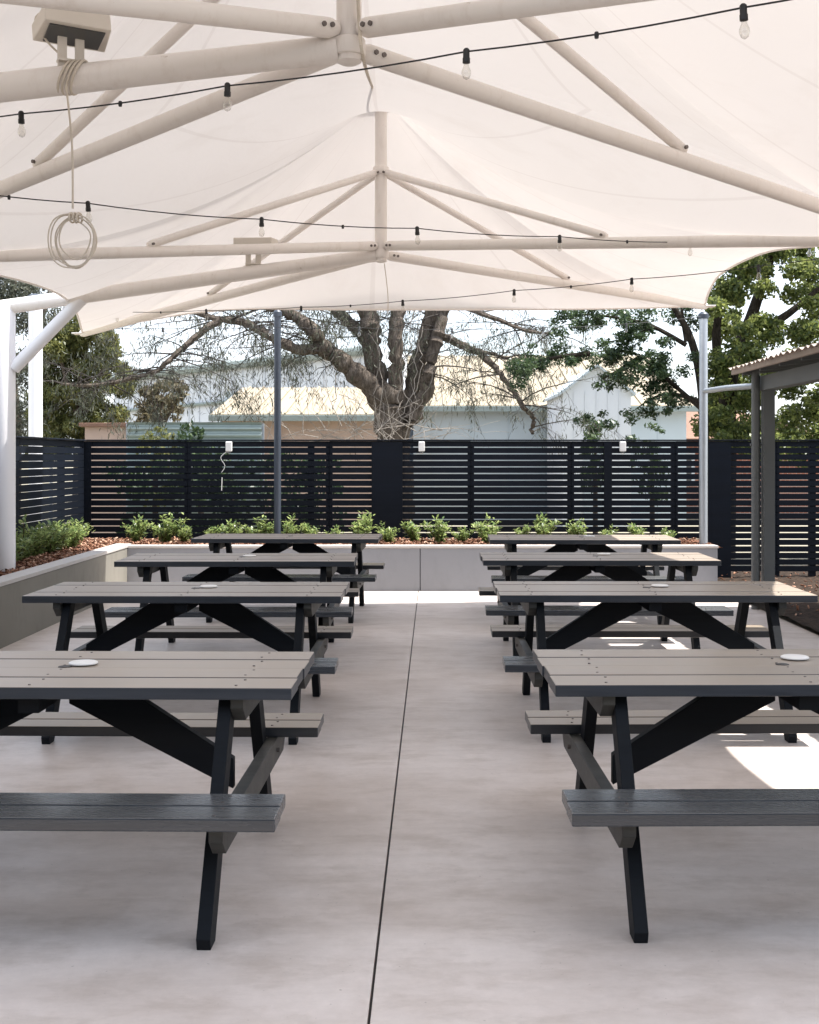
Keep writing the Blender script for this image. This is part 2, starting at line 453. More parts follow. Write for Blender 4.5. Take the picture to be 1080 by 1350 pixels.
# raised beds of soil, chips on top
def bed(name, x0, x1, y0, y1, z, amp, nx, ny, seed, mat='soil'):
    r = np.random.default_rng(seed)
    xs, ys = np.meshgrid(np.linspace(x0, x1, nx), np.linspace(y0, y1, ny), indexing='ij')
    zs = z + amp * (np.sin(xs * 3.1 + seed) * np.cos(ys * 2.7) * .5 + r.normal(0, .25, xs.shape))
    vs = np.stack([xs.ravel(), ys.ravel(), zs.ravel()], 1)
    i, j = np.meshgrid(np.arange(nx - 1), np.arange(ny - 1), indexing='ij'); a = (i * ny + j).ravel()
    q = np.stack([a, a + ny, a + ny + 1, a + 1], 1)
    return tag(np_mesh(name, vs, q, M[mat], smooth=True), kind='structure')
bed('garden_bed', XL - WT - .8, XL - WT + .02, -3, YB + .1, .475, .03, 20, 220, 1)
bed('garden_bed', FXL - .05, XR + .1, YB + WT - .02, FY + .3, .475, .03, 130, 24, 2)
bed('garden_bed', XR + .02, 9.0, 3.0, FY + 1.5, .04, .02, 60, 120, 3, 'shaded_soil')
def chips(n, x0, x1, y0, y1, z, seed, smin=.02, smax=.055):
    r = np.random.default_rng(seed)
    c = np.stack([r.uniform(x0, x1, n), r.uniform(y0, y1, n), z + r.uniform(0, .045, n)], 1)
    L = r.uniform(smin, smax, n); W = L * r.uniform(.25, .5, n); T = L * .14
    az = r.uniform(0, 2 * np.pi, n); el = r.normal(0, .4, n)
    u = np.stack([np.cos(az) * np.cos(el), np.sin(az) * np.cos(el), np.sin(el)], 1)
    ro = r.normal(0, .4, n)
    s = np.stack([-np.sin(az), np.cos(az), np.zeros(n)], 1); wv = np.cross(u, s)
    s2 = s * np.cos(ro)[:, None] + wv * np.sin(ro)[:, None]; w2 = np.cross(u, s2)
    vs = []
    for a in (-1, 1):
        for b in (-1, 1):
            for d in (-1, 1):
                vs.append(c + a * u * L[:, None] / 2 + b * s2 * W[:, None] / 2 + d * w2 * T[:, None] / 2)
    vs = np.stack(vs, 1).reshape(-1, 3)
    fq = np.array([(0, 1, 3, 2), (4, 6, 7, 5), (0, 4, 5, 1), (2, 3, 7, 6), (0, 2, 6, 4), (1, 5, 7, 3)])
    q = (np.arange(n)[:, None, None] * 8 + fq[None]).reshape(-1, 4)
    return vs, q
parts = [chips(5200, XL - WT - .55, XL - WT - .01, 7.5, YB + .1, .475, 4), chips(6500, FXL, XR, YB + WT, FY - .05, .475, 5),
         chips(500, XR + .1, 6.0, 10.5, FY + .5, .05, 6)]
off, V, Q = 0, [], []
for vs, q in parts: V.append(vs); Q.append(q + off); off += len(vs)
tag(np_mesh('bark_mulch', np.concatenate(V), np.concatenate(Q), M['chips']), 'red brown bark mulch spread over the garden beds', 'mulch', kind='stuff')

# ------------------------------------------------------------------ slat fences
FTOP = 1.712
def slats(m, x0, x1, y, zt, n, pitch=.080, h=.0665, th=.018, axis='x', seed=0):
    r = random.Random(seed)
    for k in range(n):
        z = zt - k * pitch
        dz = r.uniform(-.0015, .0015)
        if axis == 'x': m.box2((x0, y - th / 2, z - h + dz), (x1, y + th / 2, z + dz))
        else: m.box2((y - th / 2, x0, z - h + dz), (y + th / 2, x1, z + dz))
fb = empty('slat_fence', (0, FY, 0))
tag(fb, 'long charcoal horizontal slat fence across the back behind the mulch bed', 'fence')
def fx(px): return (px - VX) * FY / F
joints = [FXL + .01, fx(247), fx(434), fx(621), fx(753), fx(890), fx(1024), fx(1140), fx(1320)]
m = MB()
for i in range(len(joints) - 1):
    slats(m, joints[i] + .004, joints[i + 1] - .004, 0, FTOP - .02, 20, seed=i)
m.build('slat_panel', M['slat'], fb)
for x in joints + [fx(112), fx(803), fx(1072), fx(410)]:
    m = MB(); m.box2((x - .04, .012, -.02), (x + .04, .075, FTOP - .022)); m.build('post', M['slat'], fb, .003)
for a, b in ((490, 531), (930, 963), (104, 121), (796, 806)):
    m = MB(); m.box2((fx(a), -.035, -.02), (fx(b), -.0115, FTOP - .03)); m.build('solid_panel', M['slat'], fb, .003)
m = MB(); m.box2((joints[0], -.045, FTOP - .017), (joints[-1], .05, FTOP)); m.build('top_rail', M['slat'], fb, .003)
fl = empty('slat_fence', (FXL, 8, 0))
tag(fl, 'charcoal slat fence returning along the left side behind the white column', 'fence')
m = MB()
for i, (a, b) in enumerate(((-10, -6), (-6, -2), (-2, 2), (2, 4.4), (4.4, 6.78))):
    slats(m, a + .003, b - .003, 0, FTOP - .02, 16, axis='y', seed=20 + i, h=.074)
m.build('slat_panel', M['slat'], fl)
for y in (-6, -2, 2, 4.4, 6.0):
    m = MB(); m.box2((-.08, y - .04, -.02), (-.0115, y + .04, FTOP - .02)); m.build('post', M['slat'], fl, .003)
m = MB(); m.box2((-.05, -10, FTOP - .017), (.045, 6.74, FTOP - .001)); m.build('top_rail', M['slat'], fl, .003)

# little white fixtures on the fence
for px, lab in ((105, 'small white light on the fence top at the left corner'), (303, 'small white light on the fence with a loose white cable hanging below'),
                (556, 'small white light on the fence behind the aisle between the table rows'), (820, 'small white light on the fence left of the thin silver post')):
    e = empty('fence_light', (fx(px), FY - .055, FTOP - .10)); tag(e, lab, 'light', 'small lights on the back fence')
    m = MB(); m.box2((-.038, -.035, -.045), (.038, .018, .075)); m.build('housing', M['disc'], e, .01)
    m = MB(); m.lathe([(.022, 0), (.028, .012), (.024, .03), (.004, .036)], (0, -.01, -.075), 12); m.build('lens', M['bulb'], e, smooth=True)
    if px == 303:
        m = MB(); m.tube(catmull([(-.03, -.01, -.05), (-.10, .0, -.12), (-.05, .0, -.22), (-.09, 0, -.30)], 5), .005, 6)
        m.tube([(-.085, .0, -.36), (-.09, 0, -.52)], .005, 6); m.build('cable', M['disc'], e)

# ------------------------------------------------------------------ shade structures
def hub_arm(m, a, b, r, n=14): m.tube([a, b], r, n)

def closest_t(p0, p1, px):
    """parameter on the 3-D segment whose picture column is px"""
    lo, hi = 0.0, 1.0
    f = lambda t: VX + F * (p0 + (p1 - p0) * t).x / (p0 + (p1 - p0) * t).y - px
    for _ in range(50):
        mid = (lo + hi) / 2
        if f(lo) * f(mid) <= 0: hi = mid
        else: lo = mid
    return (lo + hi) / 2

def membrane(apex, edges, parent, seams, free=(1, 2, 3), nr=34, p=1.85):
    """edges = four lists of 3-D points running round the canopy; the sheet hangs from the apex to them"""
    ring, ucoord = [], []
    for k, e in enumerate(edges):
        pts = catmull(e, 10)[:-1]
        ring += pts
        ucoord += [k * seams + seams * i / len(pts) for i in range(len(pts))]
    ring = np.array([tuple(q) for q in ring]); n = len(ring)
    ring = np.vstack([ring, ring[:1]]); ucoord = np.array(ucoord + [4.0 * seams])
    r = np.linspace(.03, 1, nr) ** 1.15
    ap = np.array(tuple(apex))
    V = np.zeros((nr, n + 1, 3)); UV = np.zeros((nr, n + 1, 2))
    for i, t in enumerate(r):
        dxy = ring[:, :2] - ap[:2]; rad_ = np.linalg.norm(dxy, axis=1)[:, None]
        soft = (1 - t) ** .8 * .9                  # rounder towards the peak
        V[i, :, :2] = ap[:2] + dxy / rad_ * (rad_ * (1 - soft) + rad_.mean() * soft) * t
        zs_ = soft * .45; zb = ring[:, 2] * (1 - zs_) + (ring[:, 2].mean() + .30) * zs_
        V[i, :, 2] = zb + (ap[2] - zb) * (1 - t) ** p
        UV[i, :, 0] = ucoord; UV[i, :, 1] = t
    i, j = np.meshgrid(np.arange(nr - 1), np.arange(n), indexing='ij'); a = (i * (n + 1) + j).ravel()
    q = np.stack([a, a + 1, a + n + 2, a + n + 1], 1)
    o = np_mesh('canopy', V.reshape(-1, 3), q, M['membrane'], parent, UV.reshape(-1, 2), smooth=True)
    for e in edges[1:] if free is None else [edges[k] for k in free]:
        m = MB(); m.tube(catmull(e, 6), .011, 6, False)
        m.build('edge_rope', M['white_steel'], o, smooth=True)
    return o

def umbrella(label, hub, zu, apex, corners, post, brace, edges, strut_px, strut_t, floor_z, free=(1, 2, 3)):
    hub, apex = Vector(hub), Vector(apex)
    root = empty('shade_umbrella'); tag(root, label, 'shade umbrella', 'cantilevered white shade umbrellas over the tables')
    m = MB(); m.lathe([(.035, -.07), (.054, -.06), (.054, .0), (.052, apex.z - hub.z - .10), (.15, apex.z - hub.z - .06), (.15, apex.z - hub.z - .03)], hub, 18)
    mast = m.build('mast', M['white_steel'], root, smooth=True)
    up = Vector((hub.x, hub.y, zu))
    for k, c in enumerate(corners):
        c = Vector(c); hub0 = hub; hub = hub0 + Vector((0, 0, .075 if c.y < hub0.y else 0)); dv = (c - hub).normalized()
        m = MB(); m.tube([hub + dv * .06, hub + dv * .10, c - dv * .02, c + dv * .015], [.030, .043, .043, .034], 14)
        arm = m.build('corner_arm', M['white_steel'], root, smooth=True)
        sd = dv.cross(Vector((0, 0, 1))).normalized()
        for q in (.11, .15):
            m = MB(); m.lathe([(.011, -.05), (.011, .05)], hub + dv * q, 8, sd); m.build('bolt', M['bolt'], arm)
        tt = strut_t if strut_px[k] is None else closest_t(hub, c, strut_px[k])
        e = hub + (c - hub) * tt + Vector((0, 0, .05)); sv = (e - up).normalized()
        m = MB(); m.tube([up + sv * .05, up + sv * .075, e - sv * .03, e], [.02, .030, .030, .02], 12)
        st = m.build('strut', M['white_steel'], root, smooth=True)
        for q in (e - sv * .03, up + sv * .07):
            m = MB(); m.lathe([(.010, -.042), (.010, .042)], q, 8, sd); m.build('bolt', M['bolt'], st)
        m = MB(); m.box(c + dv * .03, (.16, .16, .012)); m.build('corner_plate', M['white_steel'], root, .003)
        hub = hub0
    for z in (hub.z, zu):
        m = MB(); m.lathe([(.066, -.035), (.07, -.03), (.07, .03), (.066, .035)], (hub.x, hub.y, z), 18); m.build('collar', M['white_steel'], mast, smooth=True)
    post = Vector(post)
    m = MB(); m.tube([(post.x, post.y, floor_z), (post.x, post.y, post.z)], .094, 24); m.build('column', M['white_post'], root, .004, True)
    a0 = Vector((post.x, post.y, post.z - .02)); dv = (hub - a0).normalized()
    m = MB(); m.tube([a0 - dv * .10, a0, hub - dv * .05], [.066, .066, .058], 20); m.build('cantilever_arm', M['white_steel'], root, smooth=True)
    b0, b1 = Vector(brace[0]), Vector(brace[1])
    m = MB(); m.tube([b0, b1], .056, 16); m.build('brace', M['white_post'], root, smooth=True)
    membrane(apex, edges, root, 5, free)
    return root

CB = Vector((3.03, 12.95, 3.110)); CBL = Vector((-3.68, 13.2, 2.845))
CM, CML = Vector((3.1, 7.6, 2.865)), Vector((-3.72, 7.6, 2.73))
CF, CFL = Vector((3.1, 2.7, 2.90)), Vector((-3.72, 2.7, 2.85))
hub2 = Vector((-.352, 10.7, 3.285)); hub1 = Vector((-.305, 5.15, 3.235))
def crest(a, b, h, dy=0.0, n=8):
    o = []
    for i in range(n + 1):
        t = i / n; p = a.lerp(b, t); s = abs(2 * t - 1)
        p.z += h * (1 - s ** 1.35); p.y += dy * (1 - s * s); o.append(p)
    return o
back = [CB, Vector((2.1, 12.62, 3.045)), Vector((1.05, 12.47, 3.015)), Vector((-.5, 12.45, 3.01)), Vector((-2.0, 12.62, 3.03)), Vector((-3.0, 13.05, 2.96)), CBL]
right2 = [CM, Vector((2.86, 8.8, 3.03)), Vector((2.82, 10.0, 3.18)), Vector((2.88, 11.6, 3.26)), Vector((2.96, 12.45, 3.20)), CB]
left2 = [CBL, Vector((-3.42, 12.1, 2.90)), Vector((-3.16, 11.0, 2.88)), Vector((-3.02, 9.9, 2.86)), Vector((-3.06, 8.7, 2.81)), Vector((-3.32, 8.05, 2.765)), CML]
mid = crest(CML, CM, 1.20)
right1 = [CF, Vector((3.02, 3.9, 3.02)), Vector((2.93, 4.9, 3.08)), Vector((2.84, 6.4, 3.02)), CM]
left1 = [CML, Vector((-3.30, 6.9, 2.80)), Vector((-3.12, 5.8, 2.88)), Vector((-3.12, 4.5, 2.90)), Vector((-3.30, 3.4, 2.87)), CFL]
front = crest(CFL, CF, 1.0, .35)
p2 = at(6, 402, 10.7); p1 = Vector((p2.x, 5.15, 2.87))
umbrella('far white fabric shade umbrella whose column stands in the left planter', hub2, 4.02, (-.352, 10.7, 4.68),
         [CB, CBL, CM, CML], p2, (at(18, 486, 10.7), at(108, 394, 10.7)), [mid, right2, back, left2],
         [750, 275, 800, 195], .55, .40)
umbrella('near white fabric shade umbrella overhead carried on a thick arm from the left', hub1, 3.99, (-.305, 5.15, 4.68),
         [CM, CML, CF, CFL], p1, (Vector((p1.x, 5.15, 2.30)), Vector((p1.x + .55, 5.15, 2.90))), [front, right1, [Vector(q) for q in reversed(mid)], left1],
         [903, 47, None, None], .55, .40, (0, 1, 3))

# support posts at the back corners
def pole(name, label, px, d, ztop, r, mat, z0=.42, head=True):
    x = (px - VX) * d / F
    e = empty(name, (x, d, z0)); tag(e, label, 'post')
    m = MB(); m.tube([(0, 0, 0), (0, 0, ztop - z0)], r, 16); m.build('pole', mat, e, smooth=True)
    m = MB(); m.box((0, 0, .05), (.15, .15, .012)); m.build('base_plate', mat, e, .002)
    if head:
        m = MB(); m.lathe([(r * 1.25, -.05), (r * 1.25, .0), (r * .6, .03)], (0, 0, ztop - z0), 16); m.build('cap', M['dark_pole'], e, smooth=True)
    return e
pole('support_post', 'thin silver steel post under the back right corner of the canopy', 927.5, 13.88, 3.13, .048, M['galv'])
pole('support_post', 'dark slender post standing in the back bed left of the big tree', 366, 14.0, 3.17, .040, M['dark_pole'])
pole('support_post', 'pale white pole rising behind the left fence near the golden tree', 47, 17.0, 3.75, .095, M['white_post'], -.02)
m = MB(); m.tube(catmull([hub2 + Vector((.03, 0, -.08)), hub2 + Vector((.06, .02, -.35)), hub2 + Vector((.06, .02, -.52))], 5), .004, 6)
tag(m.build('hanging_cord', M['cord']), 'thin cord hanging straight down from the far umbrella hub', 'cord')
m = MB(); m.tube(catmull([hub1 + Vector((.03, -.06, .6)), hub1 + Vector((.045, -.065, .1)), at(481, 85, 5.3), at(492, 118, 8.5), at(500, 141, 10.60)], 6), .008, 6)
tag(m.build('power_cable', M['cord']), 'pale cable running between the two umbrella masts', 'cable')

# ------------------------------------------------------------------ festoon strings
def festoon(label, pts, bulbs, sag, s=.72, wire=.0033):
    """pts = the two ends, bulbs = points of the sockets on the wire"""
    root = empty('festoon_string', bulbs[0]); tag(root, label, 'string lights', 'strings of bare bulbs under the canopy')
    b0 = Vector(bulbs[0])
    chain = [Vector(pts[0])] + [Vector(b) for b in bulbs] + [Vector(pts[1])]
    path = []
    for i in range(len(chain) - 1):
        for k in range(6):
            t = k / 6; p = chain[i].lerp(chain[i + 1], t); p.z -= sag * 4 * t * (1 - t); path.append(p - b0)
    path.append(chain[-1] - b0)
    m = MB(); m.tube(path, wire, 6); m.build('cable', M['black'], root, smooth=True)
    for i, b in enumerate(bulbs):
        tl = Vector((random.uniform(-.06, .06), random.uniform(-.06, .06), 1)).normalized()
        c = Vector(b) - b0
        m = MB(); m.lathe([(.010 * s, .012), (.017 * s, .006), (.017 * s, -.030 * s), (.0195 * s, -.034 * s), (.0195 * s, -.058 * s), (.014 * s, -.060 * s)], c, 12, tl)
        sk = m.build('socket', M['black'], root, smooth=True)
        m = MB(); m.lathe([(.011 * s, -.058 * s), (.014 * s, -.075 * s), (.024 * s, -.098 * s), (.0245 * s, -.115 * s), (.017 * s, -.134 * s), (.004 * s, -.142 * s)], c, 14, tl)
        m.build('bulb', M['bulb'], sk, smooth=True)
        if i % 2 == 0 and i + 1 < len(bulbs):
            q = c.lerp(Vector(bulbs[i + 1]) - b0, .5); q.z -= sag
            m = MB(); m.lathe([(.007, .008), (.009, 0), (.007, -.014)], q, 8); m.build('clip', M['black'], root)
    return root
festoon('nearest string of clear bulbs rising to the top right of the picture', (at(-180, 168, 5.9), at(1340, -70, 3.35)),
        [at(28, 150, 5.3), at(300, 113, 4.9), at(615, 68, 4.45), at(980, 10, 3.95)], .012)
festoon('middle string of small bulbs crossing level with the far umbrella chords', (at(-230, 230, 5.75), at(1135, 321, 9.75)),
        [at(-98, 243, 6.0), at(116, 268, 6.35), at(345, 289, 6.95), at(550, 301, 7.6), at(738, 312, 8.25), at(910, 319, 8.85), at(1068, 321, 9.45)], .014)
festoon('string of tiny bulbs along the back edge rising to the right', (at(70, 412, 13.2), at(1190, 322, 7.75)),
        [at(155, 411, 12.6), at(272, 409, 12.0), at(397, 405, 11.4), at(531, 397, 10.8), at(678, 383, 10.15), at(833, 368, 9.5), at(1000, 351, 8.75)], .012)
festoon('farthest string hanging just below the back edge of the canopy', (at(104, 428, 13.4), at(925, 417, 13.8)),
        [at(108, 431, 13.42), at(215, 433, 13.45), at(356, 431, 13.5), at(474, 432, 13.55), at(596, 434, 13.6), at(716, 432, 13.65), at(826, 427, 13.72)], .01, .7, .003)

# ------------------------------------------------------------------ floodlights and the coiled cable
def arm_point(hub, post, px):
    t_ = closest_t(Vector(hub), Vector(post), px); return Vector(hub).lerp(Vector(post), t_)
def floodlight(label, base, h, yaw, tilt, s=1.0):
    e = empty('floodlight', base, yaw); tag(e, label, 'floodlight', 'floodlights on the umbrella arms')
    m = MB()
    for x in (-.055, .03): m.box((x * s, 0, h / 2 + .04), (.045 * s, .012, h + .06))
    m.box((-.0125 * s, 0, .065), (.13 * s, .05, .012))
    m.build('bracket', M['lamp_body'], e, .002)
    q = Matrix.Rotation(tilt, 3, 'X')
    m = MB(); m.prism([(-.16 * s, -.10 * s), (.16 * s, -.10 * s), (.18 * s, .10 * s), (-.18 * s, .10 * s)], 'z', -.045 * s, .045 * s)
    m.v = [tuple(q @ Vector(p) + Vector((0, 0, h + .08))) for p in m.v]
    b = m.build('housing', M['lamp_body'], e, .008)
    m = MB(); m.box((0, 0, -.048 * s), (.27 * s, .15 * s, .008)); m.v = [tuple(q @ Vector(p) + Vector((0, 0, h + .08))) for p in m.v]
    m.build('glass', M['lamp_glass'], b)
    return e
fp = arm_point(hub1, p1, 97); floodlight('white floodlight on the thick near arm with a cable tied round it', fp, .13, R(30), R(-15), .86)
fp2 = arm_point(hub2, p2, 336); floodlight('flat white floodlight standing on the far cantilever arm', fp2, .16, R(-4), R(4), 1.05)
m = MB()
d0 = fp.y - .075
for k in range(4):                               # turns round the arm
    m.tube([(fp.x - .03 + k * .018 + .03 * math.sin(a), fp.y + .069 * math.cos(a), fp.z + .069 * math.sin(a)) for a in [2 * math.pi * i / 20 for i in range(21)]], .006, 6, False)
m.tube(catmull([fp + Vector((-.03, -.02, .075)), fp + Vector((-.10, -.03, .14)), fp + Vector((-.155, -.02, .24)), fp + Vector((-.10, .0, .285)), fp + Vector((.0, .01, .27))], 6), .005, 6)
m.tube(catmull([(fp.x - .01, d0, fp.z - .05), at(95, 190, d0), at(96, 275, d0)], 6), .0045, 6)
cc = at(98, 318, d0)
for k in range(5):
    rr = .088 + random.uniform(-.018, .018); ox, oz = random.uniform(-.008, .008), random.uniform(-.012, .012)
    m.tube([(cc.x + ox + rr * .92 * math.cos(a), d0 + .01 * k - .02 + .01 * math.sin(a * 2), cc.z + oz + rr * 1.12 * math.sin(a) + .006 * math.sin(3 * a + k)) for a in [2 * math.pi * i / 36 for i in range(37)]], .0031, 6, False)
for k in range(3):
    m.tube([(cc.x - .01 + .016 * k + .004 * math.cos(a), d0 + .028 * math.cos(a), cc.z + .098 + .020 * math.sin(a)) for a in [2 * math.pi * i / 14 for i in range(15)]], .004, 6, False)
tag(m.build('cable_coil', M['cord'], smooth=True), 'coil of pale cable hanging on a long drop from the near umbrella arm', 'cable coil')

# ------------------------------------------------------------------ picnic tables
def add_screws(o, pts, z):
    me = o.data; bm = bmesh.new(); bm.from_mesh(me)
    me.materials.append(M['bolt'])
    for (x, y) in pts:
        r_ = bmesh.ops.create_cone(bm, cap_ends=True, segments=8, radius1=.0052, radius2=.0046, depth=.003, matrix=Matrix.Translation((x, y, z + .0012)))
        for f in {f for v_ in r_['verts'] for f in v_.link_faces}: f.material_index = 1
    bm.to_mesh(me); bm.free()
def make_table():
    root = empty('picnic_table')
    HL, ZT, TH, ZS = .871, .74, .040, .422
    m = MB(); ws = .1885; g = .007
    for k in range(4):
        y = -.376 + k * (ws + .0 ) ; m.box2((-HL + [0, .003, -.002, .002][k], y + g / 2, ZT - TH), (HL + [.002, -.003, .001, -.002][k], y + ws - g / 2, ZT + [0, .0012, -.0008, .0006][k]))
    top = m.build('tabletop', M['top'], root, .0045)
    add_screws(top, [(sx * .69 + dx, -.376 + k * ws + dy) for sx in (-1, 0, 1) for k in range(4) for dx, dy in ((-.006, .045), (.008, .145))], ZT)
    m = MB(); m.lathe([(.024, 0), (.0245, .0015), (.021, .0030)], (0.005, .012, ZT + .0004), 20); m.build('umbrella_hole', M['black'], top)
    for s in (-1, 1):
        m = MB(); ya, wd = (-.750 if s < 0 else .474), .138
        for k in range(2): m.box2((-HL + .004 + .003 * k, ya + k * wd + .003, ZS - .040), (HL - .003 * k, ya + (k + 1) * wd - .003, ZS + .001 * k))
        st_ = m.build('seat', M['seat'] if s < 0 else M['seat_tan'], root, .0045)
        add_screws(st_, [(sx * .69 + dx, ya + k * wd + dy) for sx in (-1, 1) for k in range(2) for dx, dy in ((-.006, .035), (.007, .105))], ZS)
    for s in (-1, 1):
        lx0, lx1 = (.622, .666) if s > 0 else (-.666, -.622)
        bx0, bx1 = (.667, .710) if s > 0 else (-.710, -.667)
        for f in (-1, 1):                                   # legs lean in towards the top
            yb, yt, w2 = f * .645, f * .255, .048
            poly = [(yb - w2, 0), (yb + w2, 0), (yt + w2, ZT - TH - .001), (yt - w2, ZT - TH - .001)]
            if f < 0: poly = [(yb - w2 + .022, 0), (yb + w2, 0), (yt + w2, ZT - TH - .001), (yt - w2, ZT - TH - .001), (yb - w2 + .012, .035)]
            else: poly = [(yb - w2, 0), (yb + w2 - .022, 0), (yb + w2 - .012, .035), (yt + w2, ZT - TH - .001), (yt - w2, ZT - TH - .001)]
            m = MB(); m.prism(poly, 'x', lx0, lx1); m.build('leg', M['frame'], root, .003)
        zb = ZS - .041
        m = MB(); m.prism([(-.715, zb - .040), (-.655, zb - .092), (.655, zb - .092), (.715, zb - .040), (.715, zb), (-.715, zb)], 'x', bx0, bx1)
        bm = m.build('seat_beam', M['beam'], root, .003)
        for f in (-1, 1):
            m = MB(); m.lathe([(.009, -.012), (.009, .012)], ((bx1 if s > 0 else bx0), f * .46, zb - .045), 8, (1, 0, 0)); m.build('bolt', M['bolt'], bm)
        zc = ZT - TH - .001
        m = MB(); m.prism([(-.345, zc - .032), (-.285, zc - .082), (.285, zc - .082), (.345, zc - .032), (.345, zc), (-.345, zc)], 'x', bx0, bx1)
        m.build('top_cleat', M['beam'], root, .003)
        # diagonal brace from the middle of the top down to the seat beam
        x0, z0, x1, z1, h = .030 * s, zc - .002, .620 * s, .335, .095
        poly = [(x0, z0 - .002), (x0 + s * .165, z0 - .002), (x1, z1 + .085), (x1, z1 - .022), (x0, z0 - .082)]
        m = MB(); m.prism(poly, 'y', -.022, .022); m.build('brace', M['frame'], root, .003)
    m = MB(); m.box2((-.045, -.33, ZT - TH - .055), (.026, .33, ZT - TH - .001)); m.build('middle_cleat', M['frame'], root, .003)
    return root
proto = make_table()
tables = [(-1.290, 4.368, -.020, 'picnic table nearest the camera in the left row, cut off by the picture edge'),
          (-1.305, 6.991, -.010, 'left row picnic table second from the front, whole tan top in view'),
          (-1.362, 9.193, .012, 'left row picnic table third from the front beside the left planter wall'),
          (-1.257, 11.623, -.030, 'farthest left row picnic table, seen almost edge on before the planter'),
          (1.314, 4.416, .012, 'picnic table nearest the camera in the right row, cut off by the picture edge'),
          (1.306, 7.029, -.004, 'right row picnic table second from the front with a rounded sunlit right corner'),
          (1.332, 9.272, -.009, 'right row picnic table third from the front with a slanting sunlit end'),
          (1.513, 11.481, -.025, 'farthest right row picnic table with a small sunlit end near the silver post')]
caps = [(110, 875.3), (275, 774), (329, 733.5), None, (1048, 868), (870, 773), (796, 731), (777, 707.4)]
clab = ['white umbrella hole cap lying on the nearest left table', 'white cap lying on the second table of the left row', 'white cap lying on the third table of the left row', '',
        'white umbrella hole cap lying on the nearest right table', 'white cap lying on the second table of the right row', 'white cap lying on the third table of the right row', 'white cap lying on the farthest right table']
for i, (x, y, a, lab) in enumerate(tables):
    o = proto if i == 0 else copy_tree(proto)
    o.location = (x, y, 0); o.rotation_euler = (0, 0, a)
    tag(o, lab, 'picnic table', 'dark timber picnic tables in two rows')
    if caps[i]:
        px, py = caps[i]; d = F * (CH - .742) / (py - HZ)
        m = MB(); m.lathe([(.047, 0), (.052, .002), (.052, .006), (.046, .009), (.030, .0095)], (0, 0, 0), 28)
        k = m.build('umbrella_hole_cap', M['disc'], smooth=True); k.location = ((px - VX) * d / F, d, .7425)
        tag(k, clab[i], 'cap', 'white caps on the tabletops')

# ------------------------------------------------------------------ pergola on the right
def make_pergola():
    x0, yb = 3.32, 11.94
    e = empty('pergola', (x0, yb, 0)); tag(e, 'grey lean-to pergola with a weathered corrugated roof at the right edge', 'pergola')
    zt = 2.30
    for k, y in enumerate((0, -3.6, -7.4)):
        m = MB(); m.box2((.04, y - .05, 0), (.15, y + .05, zt)); m.build('post', M['grey_paint'], e, .004)
        m = MB(); m.box2((2.9, y - .05, 0), (3.0, y + .05, zt + .3)); m.build('post', M['grey_paint'], e, .004)
    m = MB(); m.tube(catmull([(-.02, .02, .0), (-.02, .02, 1.2), (-.02, .02, zt + .04)], 3), .042, 14)
    m.tube([(-.075, .02, 1.62), (.035, .02, 1.62)], .012, 8); m.build('downpipe', M['grey_paint'], e, smooth=True)
    m = MB(); m.tube([(-.03, .03, 2.20), (-.06, 1.0, 2.235), (-.085, 1.86, 2.25)], .030, 12); m.build('gutter_pipe', M['galv'], e, smooth=True)
    m = MB(); m.box2((.03, -7.6, zt - .145), (.16, .10, zt - .002)); m.v = [(p[0], p[1], p[2]) for p in m.v]; m.build('beam', M['grey_paint'], e, .004)
    m = MB(); m.box2((2.89, -7.6, zt + .16), (3.01, .10, zt + .30)); m.build('beam', M['grey_paint'], e, .004)
    for k in range(13):
        y = .03 - k * .62
        m = MB(); m.prism([(-.15, zt + .005), (-.15, zt + .075), (3.1, zt + .40), (3.1, zt + .33)], 'y', y - .022, y + .022); m.build('rafter', M['grey_paint'], e, .002)
    # corrugated sheets running down the fall
    n = 420; vs, fs = [], []
    for s in (0, 1):
        for i in range(n + 1):
            y = .25 - i * 8.0 / n; cz = .012 * math.cos(i * math.pi / 4.0)
            jit = .02 * math.sin(i * .05) + .012 * math.sin(i * .31)
            for (x, z) in ((-.235 + jit * .5, zt + .072), (3.15, zt + .412)): vs.append((x, y, z + cz + s * .005 + .004))
    k = 2 * (n + 1)
    for i in range(n):
        a = 2 * i; fs += [(a, a + 1, a + 3, a + 2), (k + a, k + a + 2, k + a + 3, k + a + 1), (a, a + 2, k + a + 2, k + a), (a + 1, k + a + 1, k + a + 3, a + 3)]
    fs += [(0, k, k + 1, 1), (2 * n, 2 * n + 1, k + 2 * n + 1, k + 2 * n)]
    m = MB(); m.add(vs, fs); m.build('roof_sheet', M['rust_edge'], e)
    m = MB(); m.box2((-.205, -7.74, zt + .022), (-.172, .24, zt + .082)); m.build('fascia', M['rust_edge'], e, .003)
    return e
make_pergola()

